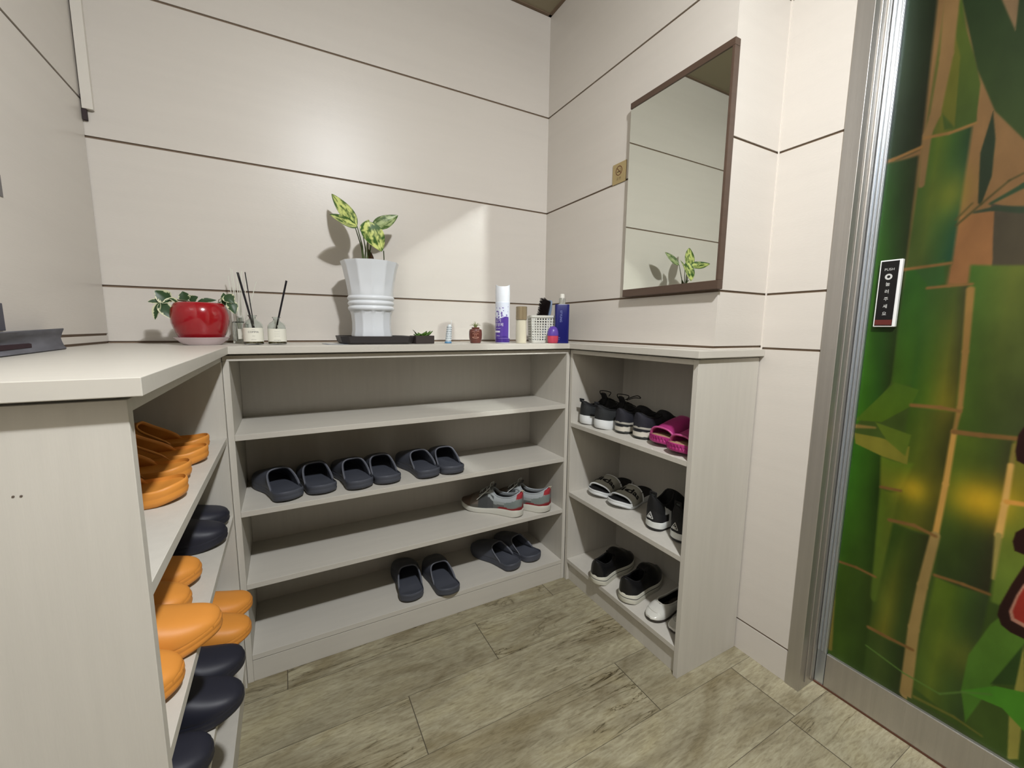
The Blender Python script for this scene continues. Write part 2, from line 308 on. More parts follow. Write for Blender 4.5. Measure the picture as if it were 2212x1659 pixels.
MURAL=[('S',[(-1.072,1.93),(-1.493,1.651),(-1.59,0.839),(-1.11,0.697)],[(108,92,56),(108,92,56)],[(120,92,50),(120,92,50)]),('P',[(-1.29,1.336),(-1.339,1.314),(-1.447,1.289),(-1.465,1.126),(-1.305,1.136),(-1.306,1.216)],(62,62,46),(62,62,46)),('P',[(-1.234,1.319),(-1.297,1.319),(-1.306,1.196),(-1.282,1.153),(-1.242,1.172)],(128,96,54),(128,96,54)),('S',[(-1.007,1.181),(-1.554,1.136),(-1.667,0.19),(-1.047,-0.588)],[(60,85,30),(60,85,30)],[(60,95,30),(60,95,30)]),('S',[(-1.062,1.937),(-1.153,1.876),(-1.16,1.493),(-1.062,1.482)],[(22,64,38),(24,56,32),(22,42,20),(20,32,18)],[(28,62,28),(30,58,26),(22,40,18),(24,32,16)]),('S',[(-1.061,1.49),(-1.157,1.48),(-1.163,0.929),(-1.081,0.769)],[(28,72,30),(36,80,30),(30,58,22),(28,42,18)],[(44,110,15),(52,112,18),(40,88,22),(34,56,18)]),('S',[(-1.08,0.775),(-1.161,0.744),(-1.179,0.399),(-1.078,0.393)],[(30,85,15),(44,104,18),(44,92,18),(30,60,12)],[(48,100,25),(56,104,20),(50,88,20),(34,62,14)]),('S',[(-1.078,0.39),(-1.181,0.399),(-1.193,0.053),(-1.096,0.016)],[(50,92,20),(60,98,20),(54,88,22),(40,62,16)],[(60,92,28),(58,95,25),(50,84,25),(40,70,20)]),('S',[(-1.17,1.865),(-1.188,1.853),(-1.248,1.516),(-1.164,1.516)],[(62,88,26),(62,88,26),(62,88,26)],[(50,74,24),(82,92,26),(50,76,24),(30,58,24)]),('P',[(-1.168,1.829),(-1.187,1.798),(-1.23,1.662),(-1.246,1.598),(-1.248,1.514),(-1.197,1.522),(-1.171,1.653)],(68,88,26),(50,74,24)),('P',[(-1.177,1.58),(-1.189,1.74),(-1.207,1.673),(-1.214,1.52)],(80,90,28),(78,88,24)),('S',[(-1.164,1.518),(-1.243,1.512),(-1.242,1.212),(-1.16,1.211)],[(44,84,24),(72,100,24),(44,80,28),(24,52,26)],[(62,84,32),(62,86,32),(44,82,36),(22,74,50)]),('S',[(-1.16,1.216),(-1.241,1.222),(-1.227,0.93),(-1.162,0.925)],[(34,88,26),(40,92,28),(42,88,28),(56,80,30)],[(60,100,22),(56,100,20),(50,92,24),(50,86,24)]),('S',[(-1.205,1.173),(-1.279,1.167),(-1.291,0.877),(-1.2,0.875)],[(48,90,30),(52,86,30),(60,84,30),(52,56,36)],[(44,92,22),(70,104,20),(104,112,28),(58,62,22)]),('P',[(-1.177,1.211),(-1.229,1.226),(-1.234,1.173),(-1.212,1.159)],(44,88,36),(44,88,36)),('S',[(-1.204,0.871),(-1.288,0.873),(-1.281,0.565),(-1.195,0.566)],[(56,92,22),(66,92,24),(64,78,26),(48,54,24)],[(76,100,26),(96,112,24),(84,94,24),(60,70,24)]),('S',[(-1.198,0.562),(-1.281,0.562),(-1.273,0.249),(-1.182,0.248)],[(44,80,20),(52,82,22),(48,66,24),(42,48,24)],[(58,84,22),(112,120,30),(56,84,30),(46,66,24)]),('S',[(-1.182,0.246),(-1.271,0.248),(-1.272,0.039),(-1.185,0.046)],[(50,80,24),(58,84,30),(40,66,24),(34,48,24)],[(54,86,30),(66,96,36),(50,74,28),(40,60,24)]),('S',[(-1.16,0.731),(-1.227,0.731),(-1.208,0.652),(-1.167,0.65)],[(84,118,24),(84,118,24)],[(108,122,30),(108,122,30)]),('S',[(-1.168,0.645),(-1.207,0.649),(-1.19,0.331),(-1.177,0.337)],[(84,120,24),(96,116,28)],[(72,104,30),(72,104,30)]),('S',[(-1.273,1.208),(-1.467,1.194),(-1.443,0.853),(-1.287,0.828)],[(56,100,30),(84,104,34),(80,100,36),(66,84,36)],[(60,96,24),(62,88,34),(58,74,38),(50,58,34)]),('S',[(-1.288,0.822),(-1.385,0.83),(-1.382,0.47),(-1.293,0.465)],[(80,114,26),(76,104,28),(66,90,32),(54,60,34)],[(46,72,28),(46,70,28),(40,56,28),(44,48,28)]),('S',[(-1.294,0.462),(-1.383,0.468),(-1.376,0.137),(-1.281,0.155)],[(84,116,26),(78,112,24),(58,92,34),(50,72,38)],[(62,96,30),(90,118,32),(64,98,34),(48,78,36)]),('S',[(-1.378,0.818),(-1.548,0.827),(-1.566,0.472),(-1.386,0.454)],[(112,124,38),(104,120,40)],[(96,134,44),(92,132,44)]),('S',[(-1.379,0.828),(-1.544,0.86),(-1.534,0.742),(-1.385,0.688)],[(104,116,38),(100,114,40)],[(128,128,30),(120,122,30)]),('G',(-1.348,0.678),0.05,0.05,(210,186,16),0.95),('G',(-1.231,0.663),0.03,0.034,(186,172,20),0.9),('G',(-1.225,1.372),0.03,0.05,(120,124,24),0.55),('G',(-1.359,0.295),0.04,0.05,(118,132,34),0.5),('G',(-1.21,0.357),0.02,0.06,(104,124,34),0.4),('G',(-1.269,0.88),0.02,0.06,(120,120,24),0.4),('P',[(-1.094,0.814),(-1.168,0.928),(-1.217,0.915),(-1.206,0.872),(-1.153,0.821)],(66,104,24),(74,112,20)),('P',[(-1.097,0.779),(-1.152,0.779),(-1.214,0.77),(-1.214,0.723),(-1.162,0.731),(-1.102,0.75)],(116,124,40),(116,124,40)),('P',[(-1.139,0.818),(-1.214,0.8),(-1.208,0.744),(-1.167,0.776)],(86,116,30),(86,116,30)),('L',[(-1.095,0.798),(-1.14,0.803)],0.012,0.005,(130,120,60)),('P',[(-1.392,0.403),(-1.431,0.492),(-1.522,0.635),(-1.536,0.518),(-1.443,0.381),(-1.413,0.278),(-1.38,0.14),(-1.365,0.214),(-1.367,0.307)],(96,142,44),(70,130,36)),('P',[(-1.407,0.264),(-1.442,0.389),(-1.536,0.518),(-1.551,0.382),(-1.452,0.299)],(44,80,28),(44,80,28)),('P',[(-1.44,0.214),(-1.442,0.386),(-1.454,0.301),(-1.463,0.126),(-1.449,0.111)],(150,160,70),(150,160,70)),('P',[(-1.365,0.211),(-1.414,0.265),(-1.465,0.288),(-1.56,0.309),(-1.568,0.236),(-1.464,0.196),(-1.429,0.222)],(74,156,34),(74,156,34)),('L',[(-1.288,0.826),(-1.287,0.697),(-1.283,0.565)],0.01,0.012,(186,156,74)),('L',[(-1.283,0.565),(-1.274,0.427),(-1.27,0.308),(-1.273,0.122)],0.018,0.024,(150,138,80)),('L',[(-1.279,1.153),(-1.286,1.013),(-1.291,0.884),(-1.288,0.826)],0.014,0.007,(138,116,58)),('L',[(-1.381,0.818),(-1.382,0.767)],0.004,0.008,(130,124,60)),('L',[(-1.381,0.772),(-1.382,0.683),(-1.381,0.611)],0.009,0.013,(206,178,92)),('L',[(-1.381,0.611),(-1.384,0.509)],0.011,0.005,(150,150,76)),('L',[(-1.091,0.414),(-1.095,0.272),(-1.1,0.126)],0.004,0.014,(120,120,50)),('L',[(-1.178,1.841),(-1.183,1.686),(-1.177,1.56),(-1.168,1.523),(-1.169,1.408)],0.028,0.012,(112,96,58)),('L',[(-1.059,1.482),(-1.108,1.486),(-1.16,1.497)],0.0091,0.007700000000000001,(122,98,50)),('L',[(-1.164,1.516),(-1.206,1.511),(-1.248,1.516)],0.006500000000000001,0.0055000000000000005,(122,98,50)),('L',[(-1.157,1.211),(-1.242,1.216)],0.0078000000000000005,0.006600000000000001,(122,98,50)),('L',[(-1.206,1.162),(-1.243,1.164),(-1.28,1.165)],0.006500000000000001,0.0055000000000000005,(122,98,50)),('L',[(-1.207,0.875),(-1.258,0.878),(-1.292,0.875)],0.0091,0.007700000000000001,(122,98,50)),('L',[(-1.195,0.567),(-1.243,0.573),(-1.283,0.563)],0.0091,0.007700000000000001,(122,98,50)),('L',[(-1.182,0.25),(-1.226,0.249),(-1.273,0.25)],0.0091,0.007700000000000001,(122,98,50)),('L',[(-1.169,0.648),(-1.208,0.652)],0.0078000000000000005,0.006600000000000001,(122,98,50)),('L',[(-1.288,0.825),(-1.331,0.827),(-1.384,0.832)],0.0117,0.0099,(122,98,50)),('L',[(-1.293,0.466),(-1.341,0.47),(-1.382,0.47)],0.0078000000000000005,0.006600000000000001,(122,98,50)),('L',[(-1.097,0.399),(-1.139,0.403),(-1.181,0.399)],0.0078000000000000005,0.006600000000000001,(122,98,50)),('L',[(-1.385,0.69),(-1.419,0.695),(-1.46,0.704)],0.011,0.008,(204,160,66)),('P',[(-1.175,1.88),(-1.446,1.697),(-1.492,1.301),(-1.323,1.455),(-1.275,1.529),(-1.238,1.629)],(22,42,22),(52,76,26)),('P',[(-1.244,1.798),(-1.284,1.772),(-1.287,1.679)],(104,92,64),(104,92,64)),('P',[(-1.272,1.53),(-1.282,1.471),(-1.285,1.394),(-1.275,1.335),(-1.27,1.342),(-1.262,1.449)],(28,46,26),(28,46,26)),('L',[(-1.24,1.3),(-1.276,1.339),(-1.312,1.377),(-1.358,1.399)],0.004,0.003,(62,64,28)),('L',[(-1.29,1.336),(-1.334,1.361),(-1.362,1.371)],0.005,0.016,(36,66,38)),('L',[(-1.267,1.323),(-1.298,1.324),(-1.336,1.312)],0.004,0.014,(40,60,40)),('L',[(-1.238,1.313),(-1.261,1.343)],0.003,0.003,(70,68,30)),('L',[(-1.182,0.195),(-1.263,0.176),(-1.332,0.174),(-1.368,0.21),(-1.41,0.24)],0.003,0.003,(90,140,60)),('P',[(-1.277,0.119),(-1.346,0.121),(-1.402,0.112),(-1.451,0.114),(-1.44,0.029),(-1.284,0.05)],(58,84,30),(58,84,30)),('L',[(-1.29,0.129),(-1.361,0.137),(-1.407,0.13)],0.008,0.004,(104,116,44)),('P',[(-1.39,0.859),(-1.384,0.84),(-1.384,0.804),(-1.388,0.784),(-1.399,0.779),(-1.449,0.797),(-1.441,0.872)],(38,14,12),(38,14,12)),('P',[(-1.414,0.643),(-1.404,0.628),(-1.402,0.606),(-1.407,0.587),(-1.42,0.585),(-1.472,0.599),(-1.463,0.675)],(38,14,12),(38,14,12)),('P',[(-1.423,0.561),(-1.411,0.511),(-1.4,0.454),(-1.399,0.431),(-1.407,0.411),(-1.421,0.403),(-1.441,0.401),(-1.495,0.398),(-1.465,0.656)],(38,14,12),(38,14,12)),('P',[(-1.427,0.521),(-1.42,0.491),(-1.414,0.449),(-1.419,0.43),(-1.438,0.426),(-1.491,0.427),(-1.473,0.59)],(178,140,118),(178,140,118)),('P',[(-1.428,0.511),(-1.423,0.488),(-1.419,0.452),(-1.423,0.438),(-1.437,0.435),(-1.49,0.439),(-1.474,0.579)],(150,44,32),(150,44,32))]  # upper stalk and leaf colours darkened to offset the strong lamp light there

def lerp(a, b, t): return a+(b-a)*t
def paint(Y, Z):
    shp = Y.shape; out = np.zeros(shp+(3,)); out[:] = (60, 85, 30)
    def blend(mask, col):
        m_ = np.clip(mask, 0, 1)[..., None]; out[:] = out*(1-m_)+col*m_
    soft = .007
    for it in MURAL:
        k = it[0]
        if k == 'S':
            (tl, tr, br, bl), top, bot = it[1], it[2], it[3]
            # y grows to the left in the picture (larger y = left)
            def ex(p, q): return p[0]+(q[0]-p[0])*(Z-p[1])/(q[1]-p[1])
            yl = ex(tl, bl); yr = ex(tr, br); u = (Y-yl)/(yr-yl)
            uc = np.clip(u, 0, 1)
            zt = tl[1]+(tr[1]-tl[1])*uc - .02*uc*(1-uc)*4*.25; zb = bl[1]+(br[1]-bl[1])*uc - .02*uc*(1-uc)*4*.25
            wdt = np.abs(yr-yl)
            mask = np.clip(u*wdt/soft+.5, 0, 1)*np.clip((1-u)*wdt/soft+.5, 0, 1)*np.clip((zt-Z)/soft+.5, 0, 1)*np.clip((Z-zb)/soft+.5, 0, 1)
            v = np.clip((zt-Z)/(zt-zb+1e-9), 0, 1)
            def grad(cs):
                xs = np.linspace(0, 1, len(cs)); cs = np.array(cs, float)
                return np.stack([np.interp(uc, xs, cs[:, i]) for i in range(3)], -1)
            g = grad(top)*(1-v[..., None])+grad(bot)*v[..., None]
            blend(mask, g)
        elif k == 'P':
            pts = it[1]; inside = np.zeros(shp, bool); dmin = np.full(shp, 9.); n = len(pts)
            for i in range(n):
                (y0, z0), (y1, z1) = pts[i], pts[(i+1) % n]
                cond = ((z0 > Z) != (z1 > Z))
                yi = (y1-y0)*(Z-z0)/((z1-z0) if z1 != z0 else 1e-9)+y0
                inside ^= cond & (Y < yi)
                L2 = (y1-y0)**2+(z1-z0)**2+1e-12; t = np.clip(((Y-y0)*(y1-y0)+(Z-z0)*(z1-z0))/L2, 0, 1)
                dmin = np.minimum(dmin, np.hypot(Y-y0-t*(y1-y0), Z-z0-t*(z1-z0)))
            sd = np.where(inside, dmin, -dmin); zs = [p[1] for p in pts]
            v = np.clip((max(zs)-Z)/(max(zs)-min(zs)+1e-9), 0, 1)[..., None]
            blend(sd/.003+.5, np.array(it[2], float)*(1-v)+np.array(it[3], float)*v)
        elif k == 'L':
            pts = it[1]; n = len(pts)-1
            for i in range(n):
                (y0, z0), (y1, z1) = pts[i], pts[i+1]
                L2 = (y1-y0)**2+(z1-z0)**2+1e-12; t = np.clip(((Y-y0)*(y1-y0)+(Z-z0)*(z1-z0))/L2, 0, 1)
                d = np.hypot(Y-y0-t*(y1-y0), Z-z0-t*(z1-z0)); wd = it[2]+(it[3]-it[2])*(i+t)/n
                blend((wd*.5-d)/.0048+.5, np.array(it[4], float))
        else:
            (y0, z0), rx, rz, c, a = it[1:]
            blend(a*np.exp(-((Y-y0)/rx)**2-((Z-z0)/rz)**2), np.array(c, float))
    return out
def glass_grid(ys, zs):
    Y, Z = np.meshgrid(ys, zs, indexing='ij'); C = paint(Y, Z)/255.
    C = np.where(C <= .04045, C/12.92, ((C+.055)/1.055)**2.4)*np.array([.86, .68, .64])
    g_ = C.mean(-1, keepdims=True); C = C*.96+g_*.04
    ny, nzc = Y.shape
    vs = np.stack([np.full(Y.shape, 2.11), Y, Z], -1).reshape(-1, 3)
    idx = np.arange(ny*nzc).reshape(ny, nzc)
    fs = np.stack([idx[:-1, :-1], idx[:-1, 1:], idx[1:, 1:], idx[1:, :-1]], -1).reshape(-1, 4)
    return vs, fs, C.reshape(-1, 3)
def mural():
    ys = np.concatenate([np.arange(-1.0975, -1.50, -.0018), np.arange(-1.50, -1.965, -.012)]); zs = np.concatenate([np.arange(.1, 1.9, .0021), np.arange(1.9, 2.255, .02)])
    vs, fs, C = glass_grid(ys, zs)
    me = bpy.data.meshes.new('bamboo_print'); me.from_pydata(vs.tolist(), [], fs.tolist())
    a = me.color_attributes.new('Col', 'FLOAT_COLOR', 'POINT'); arr = np.ones((len(vs), 4), 'f'); arr[:, :3] = C; a.data.foreach_set('color', arr.ravel())
    me.materials.append(mat('bamboo_print', (80, 110, 40), .35, spec=.35, attr='Col', vary=((14, 14, 7), .2)))
    o = bpy.data.objects.new('bamboo_print', me); COL.objects.link(o); o.parent = door
    MB().box(2.1102, 2.122, -1.96, -1.0978, .1, 2.25).build('door_leaf', mat('door_leaf_back', (70, 80, 60), .5), door)
mural()
# push button on the door
t = thing('door_push_button', 'white and black push button plate with vertical Korean writing on the bamboo door', 'button', (2.0985, -1.135, 1.153))
MB().box(-.0005, .0105, -.0225, .0225, -.084, .084).build('housing', M_white, t, bevel=.0015)
MB().box(-.0015, .0002, -.0165, .0195, -.081, .081).build('touch_face', M_black, t, bevel=.0006)
MB().box(-.0019, -.0012, -.016, .019, -.079, -.066).build('red_strip', mat('dark_red_film', (96, 40, 36), .4), t)
M_txt = mat('print_grey', (200, 200, 196), .5)
def on_x(y, z, x=-.0019): return Matrix(((0, 0, -1, x), (-1, 0, 0, y), (0, 1, 0, z), (0, 0, 0, 1)))
text('lettering', 'PUSH', .0085, M_txt, t, on_x(.0015, .060))
MB().lathe([(.0035, 0), (.0075, 0), (.0075, .0004), (.0035, .0004)], 28, cap0=False, cap1=False).build('ring_mark', M_txt, t).matrix_local = Matrix(((0, 0, -1, -.0018), (0, 1, 0, .0015), (1, 0, 0, .042), (0, 0, 0, 1)))
for i, ch in enumerate('눌러주세요'): text('lettering', ch, .0105, M_txt, t, on_x(.0015, .023-.0185*i), bold=.0001)

# ------------------------------------------------------------------ shoe cabinets and countertop
SZ = [.7549, .5322, .3113, .0854]; RZ = [.6822, .3895, .0958]; T = .0165; TOPZ = .9755
def board(parent, name, x0, x1, y0, y1, z0, z1, mt=None, label=None):
    o = MB().box(x0, x1, y0, y1, z0, z1).build(name, mt or M_cab, parent, bevel=.0007)
    if label: o['label'] = label
    return o
t = thing('shoe_cabinet', 'long middle shoe cabinet with four open shelves against the back wall', 'shoe cabinet', ((XLF+XF)/2, YF/2, 0), group=None)
def local(t): return -t.location.x, -t.location.y
dx, dy = local(t)
def B(name, x0, x1, y0, y1, z0, z1, mt=None): return board(t, name, x0+dx, x1+dx, y0+dy, y1+dy, z0, z1, mt)
XB0, XB1 = .5903, 1.7362
B('side_panel', XB0, XB0+.0155, YF, -.002, 0, .9595); B('side_panel', XB1-.0155, XB1, YF, -.002, 0, .9595)
B('top_panel', XB0, XB1, YF, -.002, .9597, .9745, M_cabh)
B('back_panel', XB0+.0157, XB1-.0157, -.010, -.002, 0, .9595)
for z in SZ: B('shelf', XB0+.0157, XB1-.0157, YF+.0005, -.0102, z-T, z, M_cabh)
B('plinth', XB0+.0157, XB1-.0157, YF+.0015, YF+.016, 0, SZ[3]-T-.0022, M_cabh)
t = thing('shoe_cabinet', 'right shoe cabinet with three open shelves below the mirror', 'shoe cabinet', (1.87, -.58, 0))
dx, dy = local(t); x1 = XR2-.004; y0, y1 = YC, -.2862
B('end_panel', XF, x1, y0, y0+.0165, 0, .9745); B('side_panel', XF, x1, y1-.0155, y1, 0, .9595)
B('top_panel', XF+.0003, x1, y0+.0167, y1, .9597, .9745, M_cabh)
B('back_panel', x1-.008, x1, y0+.0167, y1-.0157, 0, .9595)
for z in RZ: B('shelf', XF+.0005, x1-.0082, y0+.0167, y1-.0157, z-T, z, M_cab)
B('plinth', XF+.012, XF+.027, y0+.0167, y1-.0157, 0, RZ[2]-T-.0002)
t = thing('shoe_cabinet', 'left shoe cabinet with orange and black slippers, its plain end panel nearest', 'shoe cabinet', (.44, -.66, 0))
dx, dy = local(t); x0 = XL+.001; y0, y1 = YL, -.2862
ep = B('end_panel', x0, XLF, y0, y0+.0155, 0, .9745); B('side_panel', x0, XLF, y1-.0155, y1, 0, .9595)
B('top_panel', x0, XLF-.0003, y0+.0157, y1, .9597, .9745, M_cab)
B('back_panel', x0, x0+.008, y0+.0157, y1-.0157, 0, .9595)
for z in SZ: B('shelf', x0+.0082, XLF-.0005, y0+.0157, y1-.0157, z-T, z, M_cab)
B('plinth', XLF-.016, XLF-.004, y0+.0157, y1-.0157, 0, SZ[3]-T-.0002)
h = MB()
for x, z in ((.497, .884), (.5025, .8835)):
    h.lathe([(.0011, 0), (.0011, .0004), (0, .0006)], 10, cap0=True, cap1=False)
    n = 30
    for i in range(len(h.v)-n, len(h.v)):
        v = h.v[i]; h.v[i] = (v[0]+x+dx, YL+dy-.0001-v[2], v[1]+z)
h.build('nail_hole', mat('nail_hole', (96, 84, 74), .8), ep)
# countertop: one U-shaped board with a recessed batten below
def u_poly(o, yo):
    return [(XL+.0005, -.0005), (XL+.0005, YL-o), (XLF+o, YL-o), (XLF+o, YF-o), (XF-o, YF-o), (XF-o, yo), (XR2-.0005, yo), (XR2-.0005, -.0005)]
b = MB(); b.prism(u_poly(.0176, -.8848), .9795, .9998); b.prism(u_poly(-.012, YC+.004), .9746, .9797)
tag(b.build('countertop', mat('countertop_laminate', (206, 201, 190), .4, spec=.45, vary=((6, 50, 6), .02), bump=((30, 240, 30), .1)), bevel=.0009), 'pale U-shaped countertop running over the three shoe cabinets', 'countertop')

# ------------------------------------------------------------------ mirror and sign
t = thing('wall_mirror', 'tall rectangular mirror with thin brown wooden frame on the right wall', 'mirror', (XR, -.704, 1.167))
MB().box(-.0155, -.0005, -.172, .178, .006, .612).build('backing', M_brown, t)
MB().box(-.0185, -.0156, -.173, .1815, .024, .602).build('mirror_glass', M_mirror, t)
b = MB(); b.box(-.0215, -.0005, -.181, .1815, .602, .620); b.box(-.0215, -.0005, -.181, .1815, 0, .024); b.box(-.0215, -.0005, -.181, -.173, .024, .602)
b.build('frame', M_brown, t, bevel=.001)
t = thing('no_smoking_sign', 'small square brass no smoking sign stuck beside the mirror', 'sign', (XR, -.460, 1.595))
MB().box(-.0035, -.0002, -.034, .032, -.034, .034).build('plate', mat('brass_plate', (178, 158, 112), .35, .3), t, bevel=.001)
M_ink = mat('sign_ink', (104, 62, 36), .6)
M_ink2 = mat('sign_ink_dark', (70, 50, 28), .6)
b = MB(); b.lathe([(.0135, 0), (.016, 0), (.016, .0004), (.0135, .0004)], 36, cap0=False, cap1=False)
b.box(-.0145, .0145, -.001, .001, 0, .0005, M=Matrix.Rotation(R(-45), 4, 'Z'))
o = b.build('prohibition_ring', M_ink, t); o.matrix_local = on_x(0, .008, -.0036)
b = MB(); b.box(-.009, .006, -.0045, -.002, 0, .0004); b.box(.0065, .009, -.0045, -.002, 0, .0004); b.tube([(.0075, 0, .0002), (.0095, .003, .0002), (.0065, .005, .0002), (.0085, .008, .0002)], .0005, 5)
o = b.build('cigarette_symbol', M_ink2, t); o.matrix_local = on_x(0, .008, -.0036)
text('lettering', '금 연', .010, M_ink2, t, on_x(0, -.0185, -.0037))

# ------------------------------------------------------------------ things on the countertop
CZ = 1.0
def colr(c): return lin(c)
def leaf(mb, base, tip, width, nrm=(0, -1, .3), sag=.1, cup=.15, cols=((60, 100, 40), (190, 205, 110)), edge=None, vein=True, n=14, m_=9, blunt=.85, mi=0, seed=0):
    base, tip, nrm = Vector(base), Vector(tip), Vector(nrm).normalized(); ax = tip-base; L = ax.length; d = ax.normalized()
    side = d.cross(nrm).normalized(); nn = side.cross(d).normalized()
    rows = []; cc = []
    for i in range(n+1):
        s = i/n; wv = (math.sin(math.pi*min(1, s**blunt)))**.75*(1-.25*s) if 0 < s < 1 else 0
        r = []
        for j in range(m_):
            q = j/(m_-1)*2-1
            p = base+d*(L*s)+side*(q*width*.5*wv)+nn*(abs(q)**1.5*wv*width*cup+sag*L*math.sin(math.pi*s)*.5)
            r.append(p)
            nv = mnoise.noise(Vector((s*5+seed*7.1, q*3.1, seed)))+.55*mnoise.noise(Vector((s*16+seed, q*9, seed*3)))
            a = np.array(colr(cols[0])); bcol = np.array(colr(cols[1]))
            if edge is None:
                f = max(0, min(1, 1.0-abs(q)**1.6*1.15-(1.3 if s > .88 else 0)*(s-.8)*3+nv*1.9-(.55 if abs(q) < .12 else 0)))
                f = 0 if (s < .03 or s > .97) else f
            else: f = 1 if abs(q) > edge+nv*.25 else 0
            cc.append(tuple(a*(1-f)+bcol*f))
        rows.append(r)
    mb.rings(rows, mi, False, False, cc, closed=False)
M_leaf = mat('leaf_paint', (90, 130, 60), .4, attr='Col')
# white fluted planter
t = thing('potted_plant', 'white fluted planter with a variegated leafy plant on the dark tray', 'potted plant', (1.005, -.143, 1.0245))
PH = .243
def flute(a, z):
    k = 12; u = (a*k/(2*math.pi)+.2) % 1
    if PH*.345 < z < PH*.56: return 1
    amp = .055 if z > .15 else .05
    return 1-amp*math.sin(math.pi*u)**.6+.012
prof = [(.0, .0), (.066, 0), (.0665, .004), (.0635, .02), (.0630, .045), (.065, .07), (.0685, .082)]
for i in range(3):
    z0 = .0845+i*.0165
    for a in range(7):
        ph = math.pi*a/6; prof.append((.0705+.004*math.sin(ph)+i*.0006, z0+.0155*a/6))
prof += [(.0725, .136), (.0735, .15), (.0775, .175), (.0825, .2), (.0875, .225), (.0925, .238), (.0935, PH), (.089, PH), (.082, .222), (.08, .215)]
MB().lathe(prof, 144, cap0=False, cap1=False, rfun=flute).build('pot', mat('white_ceramic', (226, 230, 234), .3, coat=.3), t, smooth=38)
MB().lathe([(0, .213), (.0745, .213), (.0745, .21), (0, .21)], 40, cap0=False, cap1=False).build('soil', mat('potting_soil', (60, 48, 38), .95, bump=((200, 200, 200), 1)), t)
def L_(p): return Vector(p)-Vector(t.location)
dark = (58, 92, 36); lite = (206, 214, 128)
st = MB(); root = L_((.992, -.14, 1.245))
specs = [((.966, -.125, 1.378), (.903, -.075, 1.49), .052, (.35, -1, .25), .04),
         ((.969, -.14, 1.382), (.882, -.19, 1.395), .050, (-.1, -1, .75), -.12),
         ((.989, -.125, 1.362), (1.012, -.11, 1.414), .030, (-.5, -1, .2), .05),
         ((1.022, -.115, 1.388), (1.113, -.10, 1.444), .044, (.3, -1, .6), -.1),
         ((.998, -.15, 1.398), (1.033, -.20, 1.298), .066, (.0, -1, .45), -.12)]
for i, (bb, tt, wd, nr, sg) in enumerate(specs):
    q = MB(); leaf(q, L_(bb), L_(tt), wd*1.22, nr, sg, .12, (dark, lite) if i != 3 else ((70, 96, 44), (168, 182, 128)), seed=i+1.3, n=30, m_=21)
    q.build('leaf', M_leaf, t, smooth=60, col=True)
    bs = L_(bb); md = (bs*.55+root*.45)+Vector((.004, 0, 0)); st.tube([root+Vector((i*.003-.006, 0, 0)), md, bs], .0026, 8, r1=.0014)
st.tube([L_((1.045, -.15, 1.25)), L_((1.046, -.17, 1.28)), L_((1.04, -.195, 1.302))], .0016, 6)
st.build('stem', mat('plant_stem', (74, 92, 44), .5), t, smooth=60)
q = MB(); leaf(q, L_((1.01, -.13, 1.25)), L_((1.004, -.12, 1.318)), .022, (0.3, -1, 0), .2, .3, ((84, 46, 20), (110, 66, 30)), seed=9)
q.build('dead_leaf', M_leaf, t, smooth=60, col=True)['label'] = 'withered brown leaf'
# dark tray with a card under it
t = thing('plant_tray', 'dark charcoal low tray under the white fluted planter', 'tray', (1.012, -.143, CZ+.0012))
def octo(hx, hy, c): return [(-hx+c, -hy), (hx-c, -hy), (hx, -hy+c), (hx, hy-c), (hx-c, hy), (-hx+c, hy), (-hx, hy-c), (-hx, -hy+c)]
b = MB(); rr = []
for hx, hy, z in ((.108, .088, 0), (.112, .092, .004), (.117, .096, .0235), (.1155, .0945, .0245), (.113, .092, .0235), (.110, .089, .0205), (.02, .02, .0205)): rr.append([(x, y, z) for x, y in octo(hx, hy, .022)])
b.rings(rr).build('tray_body', mat('charcoal_plastic', (52, 48, 48), .5, bump=((80, 80, 80), .3)), t, smooth=30)
b = MB(); b.box(-.055, .055, -.04, .04, 0, .0006)
o = b.build('printed_card', [mat('card_blue_grey', (132, 142, 158), .5)]); o.location = (.905, -.185, CZ+.0002); o.rotation_euler = (0, 0, R(8))
tag(o, 'blue-grey printed card lying half under the dark tray', 'card')
b = MB(); b.box(-.045, -.005, -.03, .03, .0006, .0008); b.build('white_print', mat('card_white', (210, 210, 206), .5), o)
# red pot plant and saucer
o = MB().lathe([(0, 0), (.043, 0), (.046, .002), (.056, .012), (.0635, .020), (.0655, .0215), (.065, .0205), (.056, .0145), (.046, .005), (0, .005)], 60, cap0=False, cap1=False).build('saucer', mat('pink_white_plastic', (232, 212, 214), .45), smooth=40)
o.location = (.535, -.155, CZ); tag(o, 'pale pinkish plastic saucer under the red pot', 'saucer')
t = thing('potted_plant', 'round glossy red pot with trailing variegated vine', 'potted plant', (.535, -.155, CZ+.0053))
MB().lathe([(0, 0), (.044, 0), (.047, .002), (.060, .030), (.0675, .055), (.0695, .075), (.067, .093), (.060, .107), (.0555, .112), (.0535, .1125), (.053, .110), (.058, .10), (.058, .095)], 72, cap0=False, cap1=False).build('pot', mat('red_glaze', (158, 20, 30), .2, coat=.6), t, smooth=50)
MB().lathe([(0, .098), (.058, .098), (.058, .095), (0, .095)], 30, cap0=False, cap1=False).build('soil', MATS['potting_soil'], t)
dk = (44, 72, 38); cr = (214, 214, 176)
